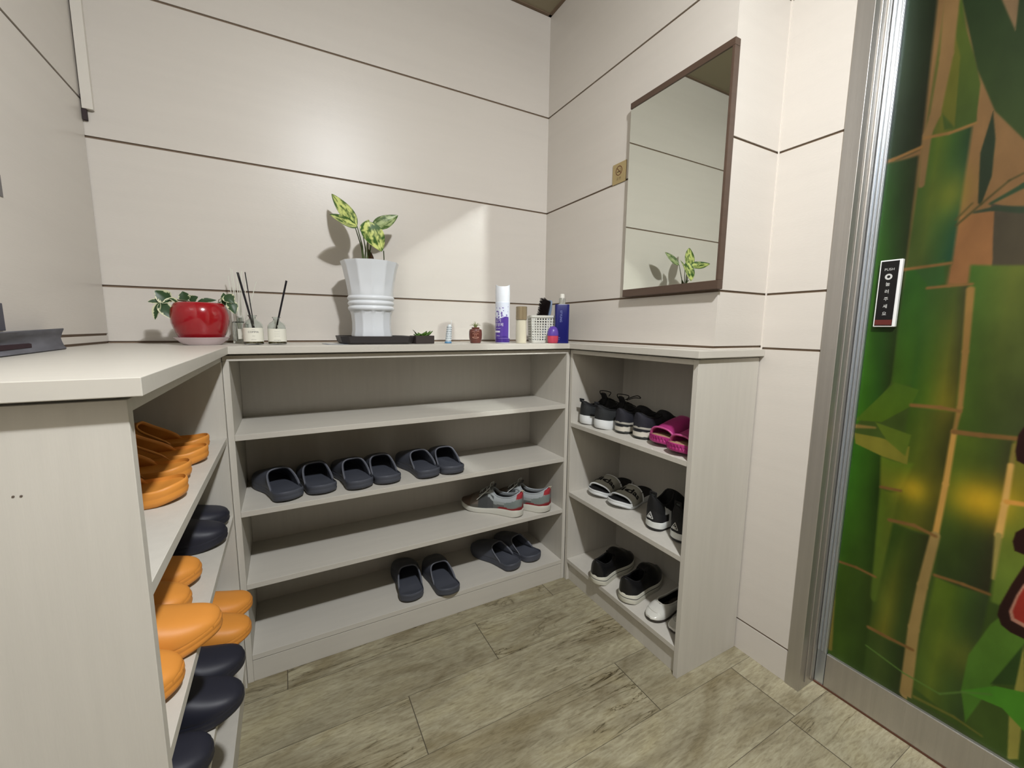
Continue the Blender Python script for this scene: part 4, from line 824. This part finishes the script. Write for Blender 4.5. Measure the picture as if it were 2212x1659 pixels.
put(protoN, 'black slipper next to the orange pair on the third shelf of the left cabinet', .628, -.628, z4, -90, GN, heel=False)
put(protoN, 'black slipper with toe sticking out furthest, middle of the third shelf left', .634, -.728, z4, -91, GN, True, heel=False)
put(protoN, 'nearest black slipper at the lower edge of the photo, set further back', .598, -.842, z4, -90, GN, heel=False)

# open-toed slides (adult bath slides)
def slide(name, label, mats, L, W, side, loc, rz, t0, t1, H, sole_h, group=None, footbed=None, ridged=False, rx=0, slant=.05):
    t = thing(name, label, 'slide', loc, rz, group); t.rotation_euler = (R(rx), 0, R(rz))
    b = MB(); s = sole_h
    sole_mesh(b, L, W, side, [(.08, 0, 0), (.0, .004, .004), (.0, s*.5, s*.55), (.015, s*.55, s*.6), (0, s*.62, s*.66), (0, s, s*1.2), (.05, s*1.04, s*1.24)], .014, .006)
    b.build('sole', mats[0], t, smooth=50)
    if ridged:
        q = MB()
        ol = outline(L, W, side, n=46)
        for i in range(0, len(ol), 2):
            x, y, t_ = ol[i]; x2, y2, t2 = ol[(i+2) % len(ol)]; za = s*.3+lift(t_, .014, .006); zb = s*.9+lift(t2, .014, .006)
            q.tube([(x, y, za), ((x+x2)/2*1.01, (y+y2)/2*1.01, zb), (x2, y2, za)], .0016, 5)
        q.build('sole_ridges', mats[0], t, smooth=50)
    b = MB(); zf = s*1.04
    sole_mesh(b, L, W, side, [(.055, zf, s*1.24), (.06, zf+.002, s*1.24+.002), (.10, zf+.0005, s*1.24), (.35, zf-.0005, s*1.24-.001)], .014, .006)
    b.build('footbed', mats[2], t, smooth=50)
    def rim(q, end):
        return (t1+slant*side*q*.5-.03*abs(q)**2) if end else (t0+.03*side*q-.06*abs(q)**2)
    b = MB(); upper_shell(b, L, W, side, lambda t_: s*.7, None, lambda t_: H*(1-.42*smooth(t0, t1, t_)), 1.02, .7, rim, 14, 28)
    b.build('strap', mats[1], t, smooth=60, solid=.005)
    pts = {}
    for end in (0, 1):
        p = []
        for j in range(25):
            q = j/24*2-1; t_ = rim(q, end); a = q*math.pi/2; s_, c_ = math.sin(a), math.cos(a)
            p.append((cxf(t_, side)+hwf(t_, W)*1.02*math.copysign(abs(s_)**.7, s_), (t_-.5)*L, s*.7+H*(1-.42*smooth(t0, t1, t_))*max(0, c_)**.7+lift(t_)-.002))
        MB().tube(p, .0034, 8).build('strap_edge', mats[3], t, smooth=60)
    def surf(q, t_, off=.0012):
        a = q*math.pi/2; s_, c_ = math.sin(a), math.cos(a)
        return Vector((cxf(t_, side)+(hwf(t_, W)*1.02+off)*math.copysign(abs(s_)**.7, s_), (t_-.5)*L, s*.7+(H*(1-.42*smooth(t0, t1, t_))+off)*max(0, c_)**.7+lift(t_)))
    return t, surf
M_sw = mat('white_rubber', (232, 234, 232), .45); M_bk = mat('black_footbed', (20, 19, 20), .7); M_strapg = mat('pale_grey_strap', (176, 174, 162), .6)
M_ink3 = mat('black_lettering', (16, 16, 18), .6)
for i, (y, lab, sd) in enumerate(((-.378, 'further white and black slide with grey lettered strap on the right cabinet middle shelf', 1), (-.490, 'nearer white and black slide with grey lettered strap, beside the black sneakers', -1))):
    t, surf = slide('slide_sandal', lab, [M_sw, M_strapg, M_bk, M_sw], .220, .104, sd, (1.893+.002*i, y, RZ[1]+.0005), 96+4*i, .46, .80, .052, .020, 'lettered slides on the right cabinet shelf', rx=0)
    def wr(v): return surf(v.x/.052, .655-v.y, .0016)
    # reads from the upper left to the lower right when seen from the toe
    def wr2(v): return surf(-v.x/.049+.02, .635-v.y/.220, .0018)
    text('lettering', 'adidas', .031, M_ink3, t, None, wrap=wr2, bold=.0009)
M_pk = mat('magenta_rubber', (178, 54, 122), .4); M_pk2 = mat('magenta_edge', (192, 84, 140), .35); M_bg = mat('worn_beige_footbed', (176, 140, 112), .7, vary=((70, 70, 70), .2))
for i, (y, x, lab, sd) in enumerate(((-.703, 1.884, 'further magenta pink slide next to the black sneakers', 1), (-.799, 1.858, 'nearer magenta pink slide overhanging the shelf by the end panel', -1))):
    slide('slide_sandal', lab, [M_pk, M_pk, M_bg, M_pk2], .235, .096, sd, (x, y, RZ[0]+.0005), 90+2*i, .38, .86, .068, .024, 'pink slides on the right cabinet shelf', ridged=True)

# shoes with a closed upper and a foot opening
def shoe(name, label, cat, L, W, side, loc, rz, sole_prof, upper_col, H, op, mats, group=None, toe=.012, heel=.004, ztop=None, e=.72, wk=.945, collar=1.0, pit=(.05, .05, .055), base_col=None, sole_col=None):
    """op=(t0,t1,q) foot opening; H(t) height over the sole"""
    t = thing(name, label, cat, loc, rz, group)
    b = MB(); sole_mesh(b, L, W, side, sole_prof, toe, heel)
    if sole_col:
        b.c = [sole_col((v[1]/L)+.5, v[2], v[0], i_//60) for i_, v in enumerate(b.v)]
        b.build('sole', mats[0], t, smooth=50, col=True)
    else: b.build('sole', mats[0], t, smooth=50)
    rows = []; cols = []; no, ni = 22, 8; nt = 84; t0, t1, q0 = op; tm, tr = (t0+t1)/2, (t1-t0)/2
    zt = ztop
    def surf(q, t_, off=0):
        a = q*math.pi/2; s_, c_ = math.sin(a), math.cos(a)
        return Vector((cxf(t_, side)+(hwf(t_, W)*wk+off)*math.copysign(abs(s_)**e, s_), (t_-.5)*L, zt(t_)+(H(t_)*(1-.6*smooth(.8, 1, t_)**1.5)+off)*max(0, c_)**e+lift(t_, toe, heel)))
    for i in range(nt+1):
        t_ = .006+.988*(1-math.cos(math.pi*i/nt))/2
        k = 1-((t_-tm)/tr)**2; qq = q0*math.sqrt(k) if k > 0 else 0
        qs = [-1+(1-qq)*j/no for j in range(no+1)]
        right = [-q for q in qs[::-1]]
        left_pts = [surf(q, t_) for q in qs]; right_pts = [surf(q, t_) for q in right]
        hl, hr = left_pts[-1], right_pts[0]; dep = min(1, qq/.22)
        floor_z = zt(t_)+.002+lift(t_, toe, heel)
        inner = []
        for j in range(1, ni*2):
            s_ = j/(ni*2); u = abs(2*s_-1)            # 1 at collar, 0 in the middle
            p = hl.lerp(hr, s_); wall = smooth(.55, 1, u); inset = .004*(1-wall)*(1 if s_ < .5 else -1)
            z = p.z*(1-dep)+(floor_z+(hl.z-floor_z)*wall**1.2)*dep
            inner.append(Vector((p.x, p.y, z)))
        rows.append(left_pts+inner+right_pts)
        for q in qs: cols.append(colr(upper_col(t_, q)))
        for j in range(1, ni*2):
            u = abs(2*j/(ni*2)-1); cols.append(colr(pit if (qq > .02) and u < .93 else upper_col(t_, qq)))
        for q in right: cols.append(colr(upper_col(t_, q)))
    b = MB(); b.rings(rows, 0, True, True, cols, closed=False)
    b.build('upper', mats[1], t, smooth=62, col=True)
    # padded collar around the opening
    pts = []
    for sgn in (1, -1):
        for i in range(21):
            s_ = i/20; tt = t0+.008+(t1-t0-.016)*(s_ if sgn > 0 else 1-s_); k = 1-((tt-tm)/tr)**2; qq = q0*math.sqrt(max(0, k))
            pts.append(surf(sgn*qq, tt, .0005))
    MB().tube(pts+[pts[0]], .0028, 8).build('collar', mats[2], t, smooth=60)
    return t, surf
def paint_mat(name, rough=.7, bump=None): return mat(name, (200, 200, 200), rough, attr='Col', bump=bump)
M_up = paint_mat('shoe_upper_paint', .75, ((350, 350, 350), .5)); M_upl = paint_mat('leather_upper_paint', .35); M_solep = paint_mat('sole_paint', .5)
# grey running sneakers with red heel tabs
def run_col(t_, q):
    hf = max(0, math.cos(q*math.pi/2))**.72; c = 1-abs(q)
    if t_ < .075 and hf > .68: return (158, 40, 48)
    if t_ < .36 and hf < .17: return (134, 34, 38)
    if t_ < .26 and hf < .66-.9*max(0, t_-.08): return (122, 132, 128)
    if t_ < .44 and hf > .50+.3*(t_-.2): return (168, 174, 176)
    if t_ < .44: return (150, 156, 154) if hf > .34 else (96, 98, 96)
    if t_ < .52: return (166, 172, 172) if hf > .80 or abs(hf-.55-(t_-.44)*2) < .07 else (76, 78, 78)
    if t_ < .68: return (70, 72, 72) if hf < .78 else ((166, 172, 172) if hf < .86 else (92, 90, 86))
    if t_ < .8: return (112, 102, 92) if hf > .3 else (92, 88, 80)
    return (100, 84, 72)
def Hrun(t_): return .064+.016*(1-smooth(.0, .12, t_))*.3+.014*smooth(.40, .52, t_)*(1-smooth(.52, .7, t_))-.010*math.sin(math.pi*min(1, max(0, (t_-.08)/.42)))-.044*smooth(.58, 1, t_)
ztr = lambda t_: .019+.008*(1-smooth(.2, .6, t_))
spr = [(.06, 0, 0), (.01, .002, .002), (0, .004, .004), (.0, .012, .016), (-.015, .018, .024), (.03, .021, .029), (.2, .021, .029)]
def spline(p, n=7):
    p = [Vector(x) for x in p]; out = []
    for i in range(len(p)-1):
        a, b_, c, d = p[max(i-1, 0)], p[i], p[i+1], p[min(i+2, len(p)-1)]
        for k in range(n):
            s = k/n; out.append(.5*((2*b_)+(c-a)*s+(2*a-5*b_+4*c-d)*s*s+(3*b_-a-3*c+d)*s**3))
    return out+[p[-1]]
def laces(t, surf, ts, qa, mt, loops=(), r=.0016):
    b = MB()
    for i, tt in enumerate(ts):
        b.tube([surf(q, tt+.012*(q/qa)*(1 if i % 2 else -1), .003) for q in np.linspace(-qa, qa, 9)], r, 6)
    for lp in loops: b.tube(spline(lp), r, 6)
    b.build('laces', mt, t, smooth=60)
def tongue(t, surf, tt, qa, h_, mt, back=.012):
    b = MB(); rs = []
    for s_ in np.linspace(0, 1, 6):
        rs.append([surf(q*qa*(1-.15*s_), tt-s_*back, 0)+Vector((0, -back*.6*s_, h_*s_)) for q in np.linspace(-1, 1, 9)])
    b.rings(rs, 0, False, False, closed=False).build('tongue', mt, t, smooth=60, solid=.004)
M_lw = mat('white_lace', (226, 228, 224), .7); M_lbk = mat('black_lace', (16, 16, 17), .7); M_gsole = mat('off_white_rubber', (214, 212, 200), .5)
M_colg = mat('pale_grey_collar', (168, 174, 178), .7); M_colb = mat('black_collar', (16, 16, 18), .7); M_tgg = mat('grey_tongue', (88, 88, 88), .8)
for i, (x, y, rz, lab, sd) in enumerate(((1.540, -.262, 41, 'left grey running sneaker with red heel tab and loose white lace', 1), (1.662, -.276, 36, 'right grey running sneaker with red heel tab, against the cabinet side', -1))):
    a = R(rz); c = Vector((x, y))+Vector((-math.sin(a), math.cos(a)))*.132
    t, surf = shoe('running_sneaker', lab, 'sneaker', .268, .094, sd, (c.x, c.y, z4+.0003), rz, spr, run_col, Hrun, (.05, .50, .42), [M_gsole, M_up, M_colg], 'grey running sneakers', ztop=ztr)
    t2 = surf(.15, .60, .004)
    laces(t, surf, (.53, .58, .63, .68), .26, M_lw, ([surf(-.2, .52, .006), surf(-.45, .55, .012), surf(-.62, .62, .014), surf(-.7, .68, .010)], [surf(.1, .52, .01), surf(.1, .50, .02), surf(.0, .53, .016), surf(-.1, .52, .006)]))
    tongue(t, surf, .51, .26, .016, M_tgg)
    q = MB(); q.tube([surf(0, .012, .001), surf(0, .004, .006)+Vector((0, -.004, 0)), surf(0, .03, .004)], .003, 6).build('heel_loop', mat('cream_tab', (196, 184, 160), .7), t, smooth=60)
# black trainers with thick white soles
blk = (24, 25, 26)
def H1(t_): return .058-.008*math.sin(math.pi*min(1, max(0, (t_-.04)/.42)))+.014*smooth(.42, .5, t_)*(1-smooth(.5, .72, t_))-.030*smooth(.6, 1, t_)
sp1 = [(.06, 0, 0), (.0, .003, .004), (-.03, .012, .014), (-.03, .022, .026), (0, .030, .034), (.05, .030, .034), (.25, .028, .032)]
zt1 = lambda t_: .022+.008*(1-smooth(.2, .6, t_))
for i, (x, y, rz, lab, sd) in enumerate(((1.755, -.3475, -90, 'furthest black sneaker with thick white sole on the right cabinet top shelf', -1), (1.757, -.435, -91, 'second black sneaker with thick white sole and looped laces', 1))):
    t, surf = shoe('sneaker', lab, 'sneaker', .246, .086, sd, (x+.123, y, RZ[0]+.0003), rz, sp1, lambda t_, q: (40, 42, 43) if (t_ < .3 and abs(q) > .5) else blk, H1, (.05, .50, .45), [M_sw, M_up, M_colb], 'black sneakers with thick white soles', ztop=zt1, toe=.010)
    lp = [surf(-.2, .52, .006)+Vector((0, 0, 0)), surf(-.3, .50, .022), surf(-.1, .46, .036), surf(.2, .50, .032), surf(.1, .53, .012)]
    lp2 = [surf(.1, .53, .01), surf(.25, .60, .032), surf(.3, .68, .044), surf(.1, .72, .046), surf(.05, .64, .03), surf(0, .54, .01)]
    laces(t, surf, (.53, .58, .63, .68), .26, M_lbk, (lp, lp2) if i else (lp,), .0018)
    tongue(t, surf, .50, .25, .024, mat('black_tongue', (20, 20, 22), .8))
    q = MB(); q.tube([surf(0, .02, -.004), surf(0, .004, .004)+Vector((0, -.010, 0)), surf(0, .004, .010)+Vector((0, -.012, 0)), surf(0, .03, .006)], .004, 8).build('heel_loop', mat('black_tab', (26, 28, 30), .8), t, smooth=60)
    q = MB(); q.rings([[surf(sd*qq, tt, .001) for tt in (.60, .68)] for qq in (.74, .78)], 0, False, False, closed=False); q.build('side_stripe', M_sw, t, solid=.001)
# dark trainers with layered grey and white sole
def H2(t_): return .050-.008*math.sin(math.pi*min(1, max(0, (t_-.04)/.45)))+.014*smooth(.45, .56, t_)*(1-smooth(.56, .75, t_))-.026*smooth(.62, 1, t_)
sp2 = [(.05, 0, 0), (.0, .003, .003)]+[(-.008*math.sin(math.pi*k_/16), .003+k_*.0019, .003+k_*.00228) for k_ in range(1, 16)]+[(.01, .034, .0405), (.05, .034, .0405), (.2, .033, .0395)]
def sc2(t_, z, x, k):
    if z < .010-.014*(t_-.1): return colr((58, 60, 58))
    if z < .027: return colr((214, 208, 194))
    if z < .038-.03*t_: return colr((30, 32, 36))
    if z < .05 and t_ < .45: return colr((176, 172, 160))
    return colr((26, 26, 30))
zt2 = lambda t_: .028+.010*(1-smooth(.2, .6, t_))
for i, (x, y, rz, lab, sd) in enumerate(((1.783, -.521, -91, 'further dark sneaker with layered grey sole, between white-soled pair and pink slides', -1), (1.786, -.608, -92, 'nearer dark sneaker with layered grey sole, touching the pink slide', 1))):
    shoe('sneaker', lab, 'sneaker', .215, .082, sd, (x+.1075, y, RZ[0]+.0003), rz, sp2, lambda t_, q: (34, 34, 42) if t_ < .4 else (22, 22, 26), H2, (.06, .48, .45), [M_solep, M_up, M_colb], 'dark sneakers with layered soles', ztop=zt2, toe=.008, sole_col=sc2)[0]
# black high sneakers with triangle emblem
def H3(t_): return .088-.020*math.sin(math.pi*min(1, max(0, (t_-.02)/.42)))**1.0+.010*smooth(.40, .5, t_)*(1-smooth(.5, .8, t_))-.060*smooth(.5, 1, t_)
sp3 = [(.04, 0, 0), (.0, .003, .003), (0, .0055, .006), (.012, .006, .0065), (.0, .008, .009), (-.004, .022, .028), (.03, .0235, .0290), (.2, .022, .028)]
def sc3(t_, z, x, k): return colr((34, 34, 32)) if k <= 3 else colr((226, 228, 222))
zt3 = lambda t_: .021+.0075*(1-smooth(.2, .6, t_))
M_emb = mat('silver_emblem', (214, 214, 208), .4)
for i, (x, y, rz, lab, sd) in enumerate(((1.782, -.692, -90, 'black high sneaker with silver triangle emblem and pull loop on the middle shelf', -1), (1.790, -.788, -91, 'black high sneaker with triangle emblem, cut off by the right cabinet end panel', 1))):
    t, surf = shoe('high_sneaker', lab, 'sneaker', .214, .084, sd, (x+.107, y, RZ[1]+.0003), rz, sp3, lambda t_, q: (30, 30, 31) if (t_ < .3 and abs(q) > .86) else ((224, 226, 222) if (sd*q < -.45 and .20 < t_ < .34 and abs(q) > .55+(t_-.2)*2) else (19, 19, 20)), H3, (.035, .48, .48), [M_solep, M_up, M_colb], 'black high sneakers with triangle emblems', ztop=zt3, toe=.008, sole_col=sc3, e=.62)
    b = MB()
    b.box(-.014, -.008, -.099, -.094, .104, .130); b.box(.008, .014, -.099, -.094, .104, .130); b.box(-.014, .014, -.099, -.094, .126, .132)
    b.build('pull_loop', mat('black_webbing', (20, 20, 20), .8), t, bevel=.0015)
    MB().box(-.008, .008, -.096, -.0935, .100, .124).build('inner_patch', mat('dark_grey_patch', (74, 78, 76), .7), t)
    def hs(u, v, off=.0012):      # heel back surface: u sideways, v up
        best = None
        for k_ in range(26):
            q = (-1+k_/25*2)
        tt = .012+.9*(u/.084)**2*.16
        # on the back of the shoe: find side angle for height v
        zz = max(0, min(1, (v-zt3(0))/H3(tt))); cc = zz**(1/.62); aa = math.acos(min(1, cc)); hx = hwf(tt, .084)*.945*math.sin(aa)**.62
        return Vector((u, -.107+.0005+((abs(u)/.038)**2.6)*.020-off+.002*(v-.04)/.02, v))
    tri = [(-.0125, .043), (.0125, .043), (0, .064)]
    b = MB()
    for k_ in range(3):
        p, q = tri[k_], tri[(k_+1) % 3]; b.tube([hs(p[0]+(q[0]-p[0])*s_, p[1]+(q[1]-p[1])*s_) for s_ in np.linspace(0, 1, 7)], .0011, 6)
    b.tube([hs(-.003, .044), hs(-.003, .050), hs(.000, .054), hs(.001, .058)], .0024, 6, r1=.0012); b.tube([hs(.003, .045), hs(.002, .050)], .0022, 6); b.tube([hs(-.007, .0465), hs(-.003, .0505)], .0014, 6)
    b.build('triangle_emblem', M_emb, t, smooth=60)
# black slip-ons with white platform soles
def H4(t_): return .060-.010*math.sin(math.pi*min(1, max(0, (t_-.04)/.45)))+.010*smooth(.45, .56, t_)*(1-smooth(.56, .75, t_))-.030*smooth(.62, 1, t_)
sp4 = [(.04, 0, 0), (.0, .003, .003), (0, .0155, .0175), (.02, .016, .018), (.02, .0184, .0204), (0, .0189, .0209), (0, .028, .0315), (.03, .030, .034), (.2, .028, .032)]
def sc4(t_, z, x, k): return colr((30, 30, 30)) if k in (3, 4) else colr((224, 222, 206))
zt4 = lambda t_: .027+.004*(1-smooth(.2, .6, t_))
for i, (x, y, rz, lab, sd) in enumerate(((1.722, -.500, -76, 'further black slip-on shoe with white platform sole, heel over the bottom shelf edge', -1), (1.742, -.630, -76, 'nearer black slip-on shoe with white platform sole on the bottom shelf', 1))):
    a = R(rz); c = Vector((x, y))+Vector((-math.sin(a), math.cos(a)))*.118
    t, surf = shoe('slip_on_shoe', lab, 'shoe', .24, .090, sd, (c.x, c.y, RZ[2]+.0003), rz, sp4, lambda t_, q: (24, 24, 26), H4, (.06, .46, .42), [M_solep, M_upl, M_colb], 'black slip-on shoes with platform soles', ztop=zt4, toe=.010, heel=.006, sole_col=sc4)
    tongue(t, surf, .47, .3, .010, mat('black_leather_tongue', (18, 18, 20), .5))
# low white patent shoes, toes out
def H5(t_): return .036-.012*smooth(.6, 1, t_)-.004*smooth(.1, .4, t_)
sp5 = [(.05, 0, 0), (.0, .002, .002), (0, .007, .014), (.01, .008, .015), (.2, .008, .015)]
zt5 = lambda t_: .007+.006*(1-smooth(.2, .6, t_))
M_pat = mat('white_patent_paint', (220, 218, 208), .12, attr='Col', coat=.6)
for i, (x, y, rz, lab, sd) in enumerate(((1.752, -.733, 92, 'glossy white low shoe, toe out, on the bottom shelf beside the slip-ons', 1), (1.774, -.8135, 90, 'second glossy white low shoe, mostly hidden by the right end panel', -1))):
    a = R(rz); c = Vector((x, y))-Vector((-math.sin(a), math.cos(a)))*.1125
    t, surf = shoe('flat_shoe', lab, 'shoe', .225, .077, sd, (c.x, c.y, RZ[2]+.0003), rz, sp5, lambda t_, q: (222, 220, 210), H5, (.05, .72, .50), [mat('dark_thin_sole', (60, 54, 48), .6), M_pat, mat('white_binding', (214, 212, 202), .3)], 'glossy white flat shoes', ztop=zt5, toe=.004)
    b = MB(); b.tube([surf(q, .90-.05*(q/.5)**2, .0006) for q in np.linspace(-.5, .5, 11)], .0012, 6).build('toe_seam', MATS['white_binding'], t, smooth=60)
bpy.context.view_layer.update()
